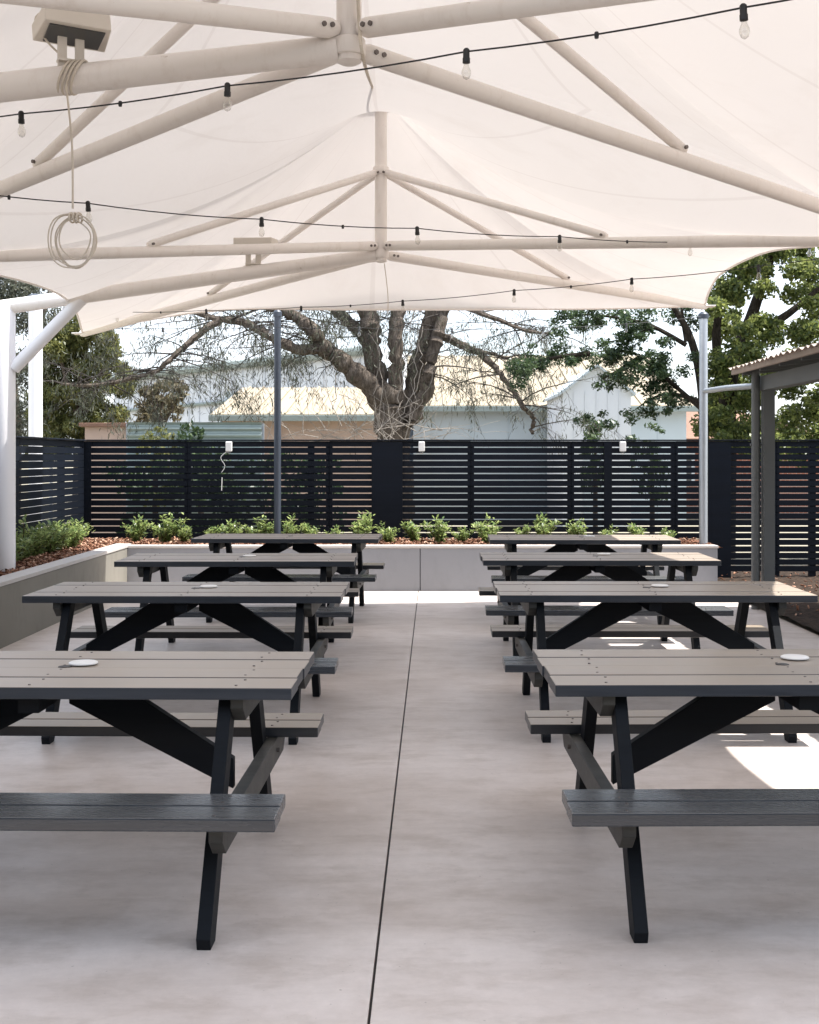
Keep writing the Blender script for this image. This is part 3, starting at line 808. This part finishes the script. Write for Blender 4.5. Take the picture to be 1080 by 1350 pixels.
# ------------------------------------------------------------------ foliage tools
def leaf_cards(centers, radii, counts, size, seed, flat=.6, aspect=.45, hang=0.0, squash=.75):
    """small pointed leaves scattered through clumps; returns vertices and quads"""
    r = np.random.default_rng(seed)
    V, Q, off = [], [], 0
    for c, rad, n in zip(centers, radii, counts):
        n = int(n)
        if n < 1: continue
        d = r.normal(0, 1, (n, 3)); d /= np.linalg.norm(d, axis=1)[:, None]
        rr = r.uniform(0, 1, n) ** .5
        p = np.array(c)[None] + d * (rr * rad)[:, None] * np.array([1, 1, squash])
        s = size * r.uniform(.55, 1.35, n)
        nrm = r.normal(0, 1, (n, 3)); nrm[:, 2] += flat * 2; nrm /= np.linalg.norm(nrm, axis=1)[:, None]
        a = r.normal(0, 1, (n, 3)); a[:, 2] -= hang * 3
        a -= (a * nrm).sum(1)[:, None] * nrm; a /= np.linalg.norm(a, axis=1)[:, None]
        b = np.cross(nrm, a)
        fold = nrm * (s * .12)[:, None]
        v = np.stack([p - a * (s / 2)[:, None], p + b * (s * aspect / 2)[:, None] + fold, p + a * (s / 2)[:, None], p - b * (s * aspect / 2)[:, None] + fold], 1)
        V.append(v.reshape(-1, 3)); Q.append(np.arange(n * 4).reshape(-1, 4) + off); off += n * 4
    return np.concatenate(V), np.concatenate(Q)

def grow(m, p, d, L, r, depth, rnd, droop, tips, n=5, spread=.7, sides=5):
    """a wandering branch that splits; tips collects end points for foliage"""
    pts, rad = [Vector(p)], [r]
    d = Vector(d).normalized(); st = L / n
    for i in range(n):
        d = (d + Vector((rnd.gauss(0, .11), rnd.gauss(0, .11), rnd.gauss(0, .09) - droop))).normalized()
        pts.append(pts[-1] + d * st); rad.append(max(.0025, r * (1 - .75 * (i + 1) / n)))
        if depth > 0 and i > 0 and rnd.random() < .75:
            ax = Vector((rnd.gauss(0, 1), rnd.gauss(0, 1), rnd.gauss(0, .7))).normalized()
            d2 = (d + ax * spread).normalized()
            grow(m, pts[-1], d2, L * rnd.uniform(.45, .7), rad[-1] * .7, depth - 1, rnd, droop, tips, n, spread, max(3, sides - 1))
    m.tube(pts, rad, sides, False)
    if depth == 0: tips += pts[1:]

def make_tree(name, label, cat, base, trunk, limbs, bark, leafm, clumps, size, per, seed, flat=.5, aspect=.45, hang=0.0, twigs=None, group=None):
    root = empty(name, base); tag(root, label, cat, group); b = Vector(base)
    m = MB(); m.tube([Vector(p) - b for p in catmull(trunk[0], 5)], list(np.interp(np.linspace(0, 1, len(catmull(trunk[0], 5))), np.linspace(0, 1, len(trunk[1])), trunk[1])), 12)
    m.build('trunk', bark, root, smooth=True)
    for pts, rad in limbs:
        cp = catmull(pts, 5)
        m = MB(); m.tube([p - b for p in cp], list(np.interp(np.linspace(0, 1, len(cp)), np.linspace(0, 1, len(rad)), rad)), 8)
        m.build('limb', bark, root, smooth=True)
    cs = [tuple(Vector(c) - b) for c, _ in clumps]; rs = [x for _, x in clumps]
    V, Q = leaf_cards(cs, rs, [per * (x ** 2) for x in rs], size, seed, flat, aspect, hang)
    np_mesh('crown', V, Q, leafm, root)
    return root

# ------------------------------------------------------------------ shrubs in the beds
def shrub_variant(seed, w, h):
    rnd = random.Random(seed); e = empty('shrub')
    m = MB(); tips = []
    for k in range(9):
        an = rnd.uniform(0, 6.28); d = Vector((math.cos(an) * .55, math.sin(an) * .55, 1))
        L = h * rnd.uniform(.6, 1.0); p = Vector((0, 0, 0)); pts = [p]
        for i in range(4):
            d = (d + Vector((rnd.gauss(0, .15), rnd.gauss(0, .15), 0))).normalized(); p = p + d * L / 4; pts.append(p)
            tips += [p, p.lerp(pts[-2], .5)]
        m.tube(pts, [.007, .006, .005, .004, .002], 5)
    m.build('stem', M['stem'], e)
    r = np.random.default_rng(seed)
    V, Q, off = [], [], 0
    for tpt in tips:
        n = 9
        c = np.array(tuple(tpt)); s = r.uniform(.035, .07, n)
        az = r.uniform(0, 6.28, n); el = r.uniform(-.1, 1.0, n)
        a = np.stack([np.cos(az) * np.cos(el), np.sin(az) * np.cos(el), np.sin(el)], 1)
        b = np.stack([-np.sin(az), np.cos(az), r.normal(0, .3, n)], 1); b /= np.linalg.norm(b, axis=1)[:, None]
        nn = np.cross(a, b)
        q0 = c + r.normal(0, .018, (n, 3)); w_ = s * .42
        v = np.stack([q0, q0 + a * (s * .5)[:, None] + b * (w_ / 2)[:, None] + nn * (s * .08)[:, None], q0 + a * s[:, None], q0 + a * (s * .5)[:, None] - b * (w_ / 2)[:, None] + nn * (s * .08)[:, None]], 1)
        V.append(v.reshape(-1, 3)); Q.append(np.arange(n * 4).reshape(-1, 4) + off); off += 4 * n
    np_mesh('foliage', np.concatenate(V), np.concatenate(Q), M['leaf_shrub'], e)
    return e
variants = [shrub_variant(s, .3, .34) for s in (1, 2, 3, 4)]
used = [False] * 4
def ordinal(i):
    return ['first', 'second', 'third', 'fourth', 'fifth', 'sixth', 'seventh', 'eighth', 'ninth', 'tenth', 'eleventh', 'twelfth', 'thirteenth', 'fourteenth', 'fifteenth', 'sixteenth', 'seventeenth', 'eighteenth', 'nineteenth', 'twentieth', 'twenty-first', 'twenty-second', 'twenty-third', 'twenty-fourth', 'twenty-fifth'][i]
def put_shrub(x, y, z, s, label, group, k):
    v = k % 4
    o = variants[v] if not used[v] else copy_tree(variants[v])
    used[v] = True
    o.location = (x, y, z); o.scale = (s, s, s * random.uniform(.9, 1.1)); o.rotation_euler = (0, 0, random.uniform(0, 6.28))
    tag(o, label, 'shrub', group)
back_px = [(178, 1.0), (220, 1.2), (243, .85), (283, .8), (309, 1.0), (343, 1.25), (374, 1.15), (411, .85), (440, .7), (474, 1.2), (513, .85), (548, 1.05), (581, 1.15), (610, .75), (643, 1.1), (688, .8), (714, 1.1), (764, .95), (800, .7), (842, .9), (880, .7)]
for i, (px, s) in enumerate(back_px):
    d = 14.15 + random.uniform(-.12, .15)
    put_shrub((px - VX) * d / F, d, .48, s * .88, 'leafy green shrub in the back mulch bed, %s from the left' % ordinal(i), 'shrubs along the back fence', i)
for i in range(13):
    y = 13.9 - i * .34
    put_shrub(XL - WT - .40 + random.uniform(-.06, .06) - (.12 if i < 2 else 0), y, .48, random.uniform(.95, 1.2), 'dark green hedge shrub beside the white column, %s from the back corner' % ordinal(i), 'shrubs along the left fence', i)

# ------------------------------------------------------------------ the big bare tree behind the fence
def P3(l, d): return [at(x, y, d + (dd if True else 0)) for (x, y, dd) in l]
DT = 20.0
bt = at(520, 720, DT); bt.z = 0
root = empty('bare_tree', bt); tag(root, 'big half bare tree with several thick stems rising behind the fence', 'tree')
def limb(pts, w0, w1, dd=0.0, name='limb', n=14, mat='bark_big', gnarl=.05):
    p3 = [at(x, y, DT + z) for (x, y, z) in pts]
    cp = catmull(p3, 6)
    rad = np.linspace(w0, w1, len(cp)) * DT / F / 2
    rad = [r * (1 + random.uniform(-.13, .15)) for r in rad]
    m = MB(); m.tube([p + Vector((random.gauss(0, gnarl * .4), random.gauss(0, gnarl * .4), 0)) - bt for p in cp], rad, n)
    m.build(name, M[mat], root, smooth=True)
    return cp
L = {}
L['trunk'] = limb([(520, 730, 0), (518, 640, 0), (517, 585, 0), (516, 545, 0), (515, 515, 0)], 50, 40, name='trunk', n=16)
L['a'] = limb([(508, 560, .1), (502, 520, .1), (492, 470, .0), (487, 430, 0), (484, 395, 0), (478, 330, .1), (450, 230, .2)], 27, 22)
L['b'] = limb([(522, 560, 0), (522, 505, -.1), (522, 455, -.1), (524, 410, 0), (528, 360, 0), (520, 250, .1)], 22, 17)
L['c'] = limb([(528, 565, .0), (541, 520, .1), (553, 470, .1), (566, 425, 0), (575, 390, 0), (600, 300, 0)], 23, 18)
L['c2'] = limb([(540, 560, -.2), (562, 510, -.2), (572, 460, -.2), (582, 420, -.1), (590, 385, 0)], 20, 15)
L['d'] = limb([(505, 535, .0), (484, 505, -.2), (462, 486, -.3), (440, 468, -.4), (424, 455, -.4), (408, 432, -.5), (390, 418, -.5), (368, 408, -.6), (330, 396, -.7)], 30, 10)
L['d2'] = limb([(424, 457, -.4), (396, 461, -.5), (366, 449, -.6), (340, 434, -.7), (318, 424, -.8), (285, 420, -.9), (240, 405, -1)], 16, 6, n=8)
L['e'] = limb([(486, 450, 0), (468, 432, .1), (450, 416, .2), (434, 402, .3), (410, 380, .3)], 17, 13, n=8)
L['f'] = limb([(566, 440, .0), (590, 446, .1), (614, 458, .1), (634, 466, 0), (652, 485, -.1), (674, 512, -.2), (692, 538, -.3), (704, 552, -.3), (702, 572, -.3)], 12, 5, n=8)
L['f2'] = limb([(626, 464, 0), (648, 466, 0), (668, 472, 0), (692, 474, 0)], 7, 2.5, n=6)
L['g'] = limb([(292, 420, -.9), (262, 440, -1), (238, 463, -1.1), (206, 488, -1.2), (170, 500, -1.3), (120, 508, -1.3), (80, 506, -1.3)], 10, 3.5, n=6)
L['h'] = limb([(596, 400, 0), (640, 415, -.3), (690, 435, -.5), (730, 440, -.6)], 9, 3, n=6)
rnd = random.Random(5)
tips = []; m = MB()
for key, dens, ln, dr in (('d', 22, 1.1, .10), ('d2', 34, 1.1, .11), ('g', 34, .85, .12), ('e', 12, .9, .08), ('f', 20, .9, .12), ('h', 16, .9, .12), ('a', 10, 1.0, .08), ('c', 14, 1.1, .08), ('b', 6, .9, .10), ('f2', 6, .6, .14), ('c2', 8, 1.0, .10)):
    cp = L[key]
    for k in range(dens):
        q = cp[rnd.randrange(int(len(cp) * .25), len(cp))]
        an = rnd.uniform(0, 6.28)
        grow(m, q - bt, (math.cos(an), math.sin(an) * .6, rnd.uniform(-.2, .7)), ln * rnd.uniform(.6, 1.5), rnd.uniform(.009, .016), 2, rnd, dr, tips, 5, .65, 4)
m.build('twig', M['twig'], root)
sel = [t_ for t_ in tips if rnd.random() < .30]
cs = [tuple(t_) for t_ in sel]
V, Q = leaf_cards(cs, [.13] * len(cs), [7] * len(cs), .11, 3, 0, .13, 1.0, 1.3)
top = [tuple(Vector((rnd.uniform(-3.2, 3.2), rnd.uniform(-2.5, 2.5), rnd.uniform(5.0, 8.5)))) for _ in range(60)]
V2, Q2 = leaf_cards(top, [.7] * 60, [60] * 60, .20, 4, .1, .2, .8)
np_mesh('crown', np.concatenate([V, V2]), np.concatenate([Q, Q2 + len(V)]), M['leaf_needle'], root)
m = MB()
for pts in ([(505, 400), (497, 440), (503, 500), (498, 560), (505, 590)], [(545, 405), (541, 450), (548, 500), (530, 545), (512, 565)], [(488, 440), (500, 470), (494, 520), (499, 575)],
            [(560, 430), (548, 470), (530, 500), (526, 540), (540, 560)], [(530, 470), (528, 510), (545, 530), (560, 540), (545, 565)], [(600, 440), (575, 480), (555, 530), (520, 560)],
            [(440, 530), (445, 500), (438, 470), (444, 440)], [(480, 545), (470, 530), (448, 520)], [(556, 405), (552, 450), (556, 480), (546, 520)]):
    m.tube([at(x + random.uniform(-3, 3), y, DT - .55) - bt for (x, y) in [(p.x, p.y) for p in catmull([(x, y, 0) for x, y in pts], 5)]], random.uniform(.004, .009), 5)
m.build('hanging_vine', M['vine'], root, smooth=True)
m = MB()                                           # dry twiggy tangle at the foot
for k in range(60):
    q = at(rnd.uniform(330, 600), rnd.uniform(560, 590), DT + rnd.uniform(-1.5, .5))
    grow(m, q - bt, (rnd.gauss(0, 1), rnd.gauss(0, .3), rnd.uniform(.2, 1)), rnd.uniform(.3, .8), .008, 1, rnd, .03, [], 5, .8, 4)
tag(m.build('dry_twigs', M['vine'], root), kind='stuff')

# ------------------------------------------------------------------ trees on the right
def cl(l, d, k=1.0, jit=.5, seed=1):
    r_ = random.Random(seed); o = []
    for (x, y, r) in l:
        dd = d + r_.uniform(-jit, jit); o.append((at(x, y, dd), r * dd / F * k))
    return o
d = 18.0
base = at(955, 700, d); base.z = 0
lst = []
r_ = random.Random(3)
for k in range(210):
    x = r_.uniform(936, 1290); y = r_.uniform(235, 595)
    if x < 985 and r_.random() < .30: continue
    lst.append((x, y, r_.uniform(9, 25)))
for k in range(26): lst.append((r_.uniform(936, 1010), r_.uniform(330, 585), r_.uniform(10, 20)))
for x, y in ((950, 430), (945, 480), (955, 530), (965, 380), (985, 350), (940, 560), (970, 575), (1000, 560), (1040, 570), (1070, 545), (1010, 590), (1060, 595)): lst.append((x, y, 30))
tr_ = [base, at(958, 600, d), at(962, 500, d), at(990, 420, d + .3), at(1020, 330, d + .3), at(1060, 220, d)]
make_tree('leafy_tree', 'tall dense leafy green tree behind the pergola at the right edge', 'tree', base, (tr_, [.17, .15, .12, .09, .06, .03]),
          [([at(962, 510, d), at(945, 460, d - .2), at(952, 400, d - .4), at(990, 345, d - .3)], [.09, .07, .05, .02]), ([at(980, 440, d), at(1030, 420, d - .3), at(1080, 380, d - .5)], [.08, .06, .03]),
           ([at(960, 540, d), at(1000, 520, d - .2), at(1050, 500, d - .4)], [.07, .05, .02])],
          M['bark_dark'], M['leaf_dense'], cl(lst, d, 1.0, 1.3, 4), .072, 8200, 21, .25, .6)
d = 17.2
base = at(929, 700, d); base.z = 0
arms = [[(929, 700), (928, 600), (926, 520), (912, 450), (885, 400), (850, 350)], ]
lim = [[(926, 540), (880, 500), (845, 470), (810, 462), (778, 466)], [(905, 455), (860, 430), (820, 420), (775, 415), (735, 418)], [(926, 530), (890, 520), (862, 524), (838, 540)], [(845, 470), (820, 485), (795, 500)],
       [(860, 430), (835, 445), (805, 450)], [(778, 466), (740, 470), (700, 478), (684, 484)], [(905, 450), (900, 400), (925, 360)], [(880, 500), (862, 490), (858, 470)]]
lst = []
for br in lim:
    cp = catmull([(x, y, 0) for x, y in br], 5)
    for p in cp[4:]:
        for q in range(2):
            if r_.random() < .62: lst.append((p.x + r_.gauss(0, 9), p.y + r_.gauss(3, 8), r_.uniform(7, 15)))
for x, y, r in ((850, 412, 22), (815, 415, 18), (775, 412, 16), (745, 412, 14), (890, 415, 20), (915, 425, 18), (835, 432, 16), (812, 470, 18), (838, 490, 20), (870, 480, 18), (858, 512, 18), (885, 530, 17), (830, 505, 14), (900, 490, 14), (795, 455, 12), (880, 452, 12), (915, 470, 12), (692, 484, 15), (705, 478, 12), (678, 478, 10), (860, 545, 12), (795, 545, 8), (775, 550, 9), (800, 560, 9), (760, 555, 7)): lst.append((x, y, r))
make_tree('feathery_tree', 'dark feathery leaved tree with open branches left of the silver post', 'tree', base, ([at(x, y, d) for x, y in arms[0]], [.085, .075, .065, .055, .04, .02]),
          [([at(x, y, d + .12 * i) for i, (x, y) in enumerate(br)], [.035, .026, .016, .007]) for br in lim],
          M['bark_dark'], M['leaf_dark'], cl(lst, d, 1.0, .5, 6), .062, 7000, 22, .5, .42)

# ------------------------------------------------------------------ trees and bushes on the left
d = 23.0
base = at(105, 700, d); base.z = 0
lst = []
for k in range(190):
    y = r_.uniform(408, 605); half = 22 + 42 * min(1, max(0, (y - 405) / 90)); x = 108 + r_.uniform(-half, half) * (1.0)
    lst.append((x, y, r_.uniform(9, 18)))
make_tree('golden_tree', 'rounded golden green tree rising beyond the left fence corner', 'tree', base, ([base, at(108, 600, d), at(110, 500, d), at(112, 440, d)], [.18, .15, .1, .04]),
          [([at(108, 560, d), at(90, 510, d - .3), at(80, 470, d - .4)], [.08, .05, .02]), ([at(108, 540, d), at(132, 500, d - .3), at(140, 460, d - .4)], [.08, .05, .02])],
          M['bark_big'], M['leaf_gold'], cl(lst, d, 1.0, .8, 8), .085, 8000, 23, .1, .38, .5)
d = 27.0
base = at(15, 700, d); base.z = 0
lst = [(r_.uniform(-120, 85), r_.uniform(330, 590), r_.uniform(12, 26)) for _ in range(170)]
make_tree('gum_tree', 'grey green gum tree at the left edge beyond the white column', 'tree', base, ([base, at(18, 560, d), at(10, 450, d), at(20, 360, d)], [.2, .17, .12, .05]),
          [([at(15, 500, d), at(50, 440, d - .4), at(65, 380, d - .5)], [.09, .06, .02])], M['bark_big'], M['leaf_grey'], cl(lst, d, 1.0, 1.0, 9), .11, 2200, 24, .1, .28, .6)
d = 24.0
base = at(212, 700, d); base.z = 0
lst = [(r_.uniform(182, 242), r_.uniform(505, 560), r_.uniform(7, 13)) for _ in range(40)]
make_tree('small_tree', 'small brownish tree beside the golden tree and the brick wall', 'tree', base, ([base, at(213, 580, d), at(214, 520, d)], [.1, .08, .03]),
          [([at(213, 570, d), at(195, 530, d)], [.04, .02]), ([at(213, 565, d), at(232, 530, d)], [.04, .02])], M['bark_big'], M['leaf_brown'], cl(lst, d, 1.0, .6, 10), .14, 1500, 25, .1, .4, .4)
for k, (px, py, dd, rr, mt, lab) in enumerate(((265, 575, 17.6, 26, 'leaf_dark', 'dark bush peeping over the fence before the corrugated fence'), (205, 574, 17.6, 20, 'leaf_gold', 'small yellow green bush peeping over the fence near the brick wall'),
                                      (860, 570, 21.0, 18, 'leaf_dark', 'dark green bush before the orange tiled roof'), (785, 556, 22.0, 14, 'leaf_dark', 'small dark bush before the white gabled shed'))):
    base = at(px, 700, dd); base.z = 0
    lst = [(px + r_.gauss(0, rr * .7), py + r_.uniform(-rr * .5, 90), r_.uniform(6, 12)) for _ in range(36)]
    make_tree('bush', lab, 'bush', base, ([base, at(px, 640, dd), at(px, 590, dd)], [.05, .04, .02]), [], M['bark_dark'], M[mt], cl(lst, dd, 1.0, .4, 30 + k), .09, 2600, 40 + k, .3, .45)
base = Vector((-2.5, 15.9, 0))
lst = [(Vector((r_.uniform(-4.0, -1.05), 15.9 + r_.gauss(0, .16), r_.uniform(.05, 1.5))), r_.uniform(.10, .22)) for _ in range(150)]
make_tree('hedge', 'dark hedge growing close behind the left half of the slat fence', 'hedge', base, ([base, base + Vector((0, 0, .5)), base + Vector((.03, 0, 1.1))], [.06, .05, .02]), [], M['bark_dark'], M['leaf_dark'], lst, .08, 3200, 71, .3, .5)
# ------------------------------------------------------------------ buildings beyond
def sheet_wall(m, x0, x1, y0, y1, z0, z1, pitch=.20):
    """ribbed sheet facing the camera"""
    n = max(1, int(abs(x1 - x0) / pitch))
    for i in range(n):
        a = x0 + (x1 - x0) * i / n; b = x0 + (x1 - x0) * (i + 1) / n
        ya = y0 + (y1 - y0) * i / n; yb = y0 + (y1 - y0) * (i + 1) / n
        m.add([(a, ya, z0), (b, yb, z0), (b, yb, z1), (a, ya, z1)], [(0, 1, 2, 3)])
def shed(name, label, pxl, pxr, dn, df, z_eave, z_ridge, wallm, roofm, wins=(), rib=.35, over=.25):
    xl, xr = (pxl - VX) * dn / F, (pxr - VX) * dn / F
    e = empty(name, ((xl + xr) / 2, dn, 0)); tag(e, label, 'building'); hw_ = (xr - xl) / 2
    dp = df - dn
    m = MB(); m.prism([(0, -.05), (2 * dp, -.05), (2 * dp, z_eave), (dp, z_ridge), (0, z_eave)], 'x', -hw_, hw_)
    body = m.build('wall', M[wallm], e)
    m = MB()
    t_ = .06; sl_ = (z_ridge - z_eave) / dp
    n = int(2 * hw_ / rib)
    m.prism([(-over, z_eave - over * sl_ + .012), (dp, z_ridge + .012), (2 * dp + over, z_eave - over * sl_ + .012), (2 * dp + over, z_eave - over * sl_ + .07), (dp, z_ridge + .075), (-over, z_eave - over * sl_ + .07)], 'x', -hw_ - .2, hw_ + .2)
    for i in range(n + 1):
        x = -hw_ + 2 * hw_ * i / n
        m.prism([(-over + .005, z_eave - over * sl_ + .072), (dp - .01, z_ridge + .076), (dp - .01, z_ridge + .11), (-over + .005, z_eave - over * sl_ + .105)], 'x', x - .02, x + .02)
    m.build('roof', M[roofm], e)
    m = MB(); m.box2((-hw_ - .22, -over - .12, z_eave - over * sl_ - .08), (hw_ + .22, -over - .005, z_eave - over * sl_ + .05)); m.build('gutter', M['gutter_green'], e, .01)
    m = MB()
    for i in range(int(2 * hw_ / .9)):
        x = -hw_ + .45 + i * .9; m.box2((x - .012, -.02, 0), (x + .012, .01, z_eave - .1))
    m.build('wall_rib', M[wallm], body)
    for (a, b, z0, z1) in wins:
        x0, x1 = (a - VX) * dn / F - (xl + xr) / 2, (b - VX) * dn / F - (xl + xr) / 2
        m = MB(); m.box2((x0 - .06, -.05, z0 - .06), (x1 + .06, .0, z1 + .06)); wf = m.build('window', M['wall_white'], e, .005)
        m = MB(); m.box2((x0, -.056, z0), (x1, -.03, z1)); m.build('pane', M['lamp_glass'], wf)
    return e
shed('warehouse', 'long pale blue warehouse with a sunlit cream roof behind the big tree', 545, 905, 29.0, 35.0, 2.72, 4.35, 'wall_pale', 'roof_cream')
shed('warehouse', 'lower cream roofed shed left of the big tree trunk', 292, 505, 26.5, 31.0, 2.40, 3.20, 'brick_pale', 'roof_cream')
# taller white hall behind on the left, its gutter line climbing to the right
def hall():
    d0, d1 = 42.0, 36.5
    a = at(150, 600, d0); b = at(500, 600, d1)
    za, zb = at(150, 499, d0).z, at(500, 461, d1).z
    e = empty('hall', (a.x, a.y, 0)); tag(e, 'tall white walled hall with a dark green gutter line at the back left', 'building')
    A, B = Vector((0, 0, 0)), Vector((b.x - a.x, b.y - a.y, 0)); nv = Vector((-B.y, B.x, 0)).normalized() * 10
    z = (za + zb) / 2
    m = MB(); m.add([A, B, B + nv, A + nv, A + Vector((0, 0, za)), B + Vector((0, 0, zb)), B + nv + Vector((0, 0, zb)), A + nv + Vector((0, 0, za))],
                    [(0, 1, 5, 4), (1, 2, 6, 5), (2, 3, 7, 6), (3, 0, 4, 7), (4, 5, 6, 7)])
    bd = m.build('wall', M['wall_white'], e)
    f = -nv.normalized()
    m = MB(); m.tube([A + f * .15 + Vector((0, 0, za)), B + f * .15 + Vector((0, 0, zb))], .14, 8); m.build('gutter', M['gutter_green'], e)
    m = MB(); m.tube([A + f * .08 + Vector((0, 0, za - 1.15)), B + f * .08 + Vector((0, 0, zb - 1.2))], .06, 6); m.build('wall_band', M['gutter_green'], bd)
    m = MB()
    for i in range(24):
        p = A.lerp(B, (i + .5) / 24) + f * .02; h = za + (zb - za) * (i + .5) / 24
        m.tube([p, p + Vector((0, 0, h - .1))], .018, 5)
    m.build('wall_rib', M['wall_white'], bd)
    m = MB()
    for i in (5, 11, 17):
        p0, p1 = A.lerp(B, i / 24), A.lerp(B, (i + 2) / 24); fo = f * .045
        m.add([p0 + fo + Vector((0, 0, 2.9)), p1 + fo + Vector((0, 0, 2.9)), p1 + fo + Vector((0, 0, 3.6)), p0 + fo + Vector((0, 0, 3.6))], [(0, 1, 2, 3)])
    m.build('window', M['wall_pale'], e)
hall()
# white gabled shed, gable end towards us
def gable():
    d = 25.5; xl, xr = (742 - VX) * d / F, (832 - VX) * d / F
    e = empty('shed', ((xl + xr) / 2, d, 0)); tag(e, 'white gabled shed standing right of the warehouse roof', 'building'); hw_ = (xr - xl) / 2
    ze, zr = at(0, 516, d).z, at(0, 484, d).z
    m = MB(); m.prism([(-hw_, -.05), (hw_, -.05), (hw_, ze), (0, zr), (-hw_, ze)], 'y', 0, 3.2); bd = m.build('wall', M['wall_white'], e)
    m = MB()
    for i in range(1, 6):
        x = -hw_ + 2 * hw_ * i / 6; m.box2((x - .012, -.015, 0), (x + .012, .01, ze))
    m.build('wall_rib', M['wall_white'], bd)
    m = MB()
    for s in (-1, 1): m.prism([(s * (hw_ + .08), ze - .09), (0, zr + .01), (0, zr + .06), (s * (hw_ + .08), ze - .03)], 'y', -.12, 3.3)
    m.build('roof', M['wall_pale'], e)
    m = MB(); m.box2((-.28, -.03, 0), (.28, -.012, 1.75)); dr = m.build('door', M['wall_pale'], e, .004)
    m = MB(); m.box2((.2, -.06, .95), (.24, -.03, 1.1)); m.build('handle', M['bolt'], dr)
gable()
def house():
    d = 30.0
    e = empty('house', (at(905, 0, d).x, d, 0)); tag(e, 'low house with an orange tiled roof half hidden by the right trees', 'building')
    m = MB(); m.box2((-2.6, 0, -.05), (3.5, 5, 2.0)); m.build('wall', M['brick'], e)
    m = MB(); m.add([(-3, -.5, 1.95), (3.9, -.5, 1.95), (3.9, 5.5, 1.95), (-3, 5.5, 1.95), (-.2, 2.5, 2.85), (1.4, 2.5, 2.85)], [(0, 1, 5, 4), (1, 2, 5), (2, 3, 4, 5), (3, 0, 4), (0, 3, 2, 1)])
    m.build('roof', M['tile_orange'], e)
    m = MB(); m.box2((-1.2, -.03, .8), (.2, .01, 1.6)); wf = m.build('window', M['wall_white'], e)
    m = MB(); m.box2((-1.12, -.036, .86), (.12, -.02, 1.54)); m.build('pane', M['lamp_glass'], wf)
house()
def brick_wall():
    d = 21.0; x0, x1 = at(112, 0, d).x, at(168, 0, d).x
    e = empty('brick_outhouse', (x0, d, 0)); tag(e, 'small pale brick outhouse with a red roof edge beyond the left fence', 'building'); L_ = x1 - x0
    m = MB(); m.box2((0, 0, -.05), (L_, 1.6, 2.02)); m.build('wall', M['brick_pale'], e)
    m = MB(); m.box2((-.08, -.1, 2.022), (L_ + .08, 1.7, 2.09)); m.build('roof', M['tile_orange'], e, .01)
brick_wall()
# corrugated steel fence and small white van roof on the left
def corr(name, label, pxl, pxr, d, z1, mat):
    x0, x1 = at(pxl, 0, d).x, at(pxr, 0, d).x
    e = empty(name, (x0, d, 0)); tag(e, label, 'fence'); L_ = x1 - x0
    vs, fs = [], []; n = int(z1 / .02)
    for i in range(n + 1):
        z = z1 * i / n; y = .022 * math.cos(i * math.pi / 2.6)
        vs += [(0, y, z), (L_, y, z), (0, y + .012, z), (L_, y + .012, z)]
    for i in range(n):
        a = 4 * i; fs += [(a, a + 1, a + 5, a + 4), (a + 2, a + 6, a + 7, a + 3), (a, a + 4, a + 6, a + 2), (a + 1, a + 3, a + 7, a + 5)]
    m = MB(); m.add(vs, fs); m.build('sheet', M[mat], e)
    for k in range(4):
        m = MB(); m.box2((L_ * k / 3 - .03, .04, 0), (L_ * k / 3 + .03, .10, z1 - .02)); m.build('post', M['galv'], e)
    return e
corr('corrugated_fence', 'pale green horizontally corrugated steel fence beyond the slat fence', 168, 345, 18.5, 2.03, 'corrugated')
def van():
    d = 24.0; x0, x1 = at(62, 0, d).x, at(108, 0, d).x; w_ = x1 - x0
    e = empty('white_awning', (x0, d, 0)); tag(e, 'small white flat roofed shelter just above the left fence', 'shelter')
    m = MB(); m.prism([(0, 2.10), (.12, 2.26), (w_ - .1, 2.28), (w_, 2.12)], 'y', 0, 2.4); m.build('roof', M['wall_white'], e, .02)
    for x in (.05, w_ - .05):
        for y in (.1, 2.3):
            m = MB(); m.tube([(x, y, 0), (x, y, 2.1)], .035, 8); m.build('post', M['white_post'], e)
van()

# ------------------------------------------------------------------ unseen dark wall and deck, added to cut front light
pb = empty('unseen_dark_wall', (0, -3.6, 0)); tag(pb, 'added dark wall behind the camera that holds back front light', 'building')
m = MB(); m.box2((-9, -.3, -.02), (9, 0, 4.8)); m.build('wall', M['grey_paint'], pb)  # the added unseen wall, holds back front light
m = MB(); m.box2((-1.0, .002, .0), (1.0, .05, 2.1)); m.build('door', M['unseen_door_dark'], pb)
m = MB(); m.box2((-6, -3.59, -.02), (6, 2.25, .012)); tag(m.build('unseen_dark_deck', M['frame']), kind='structure')  # added dark deck out of view, lowers the bounce from the floor
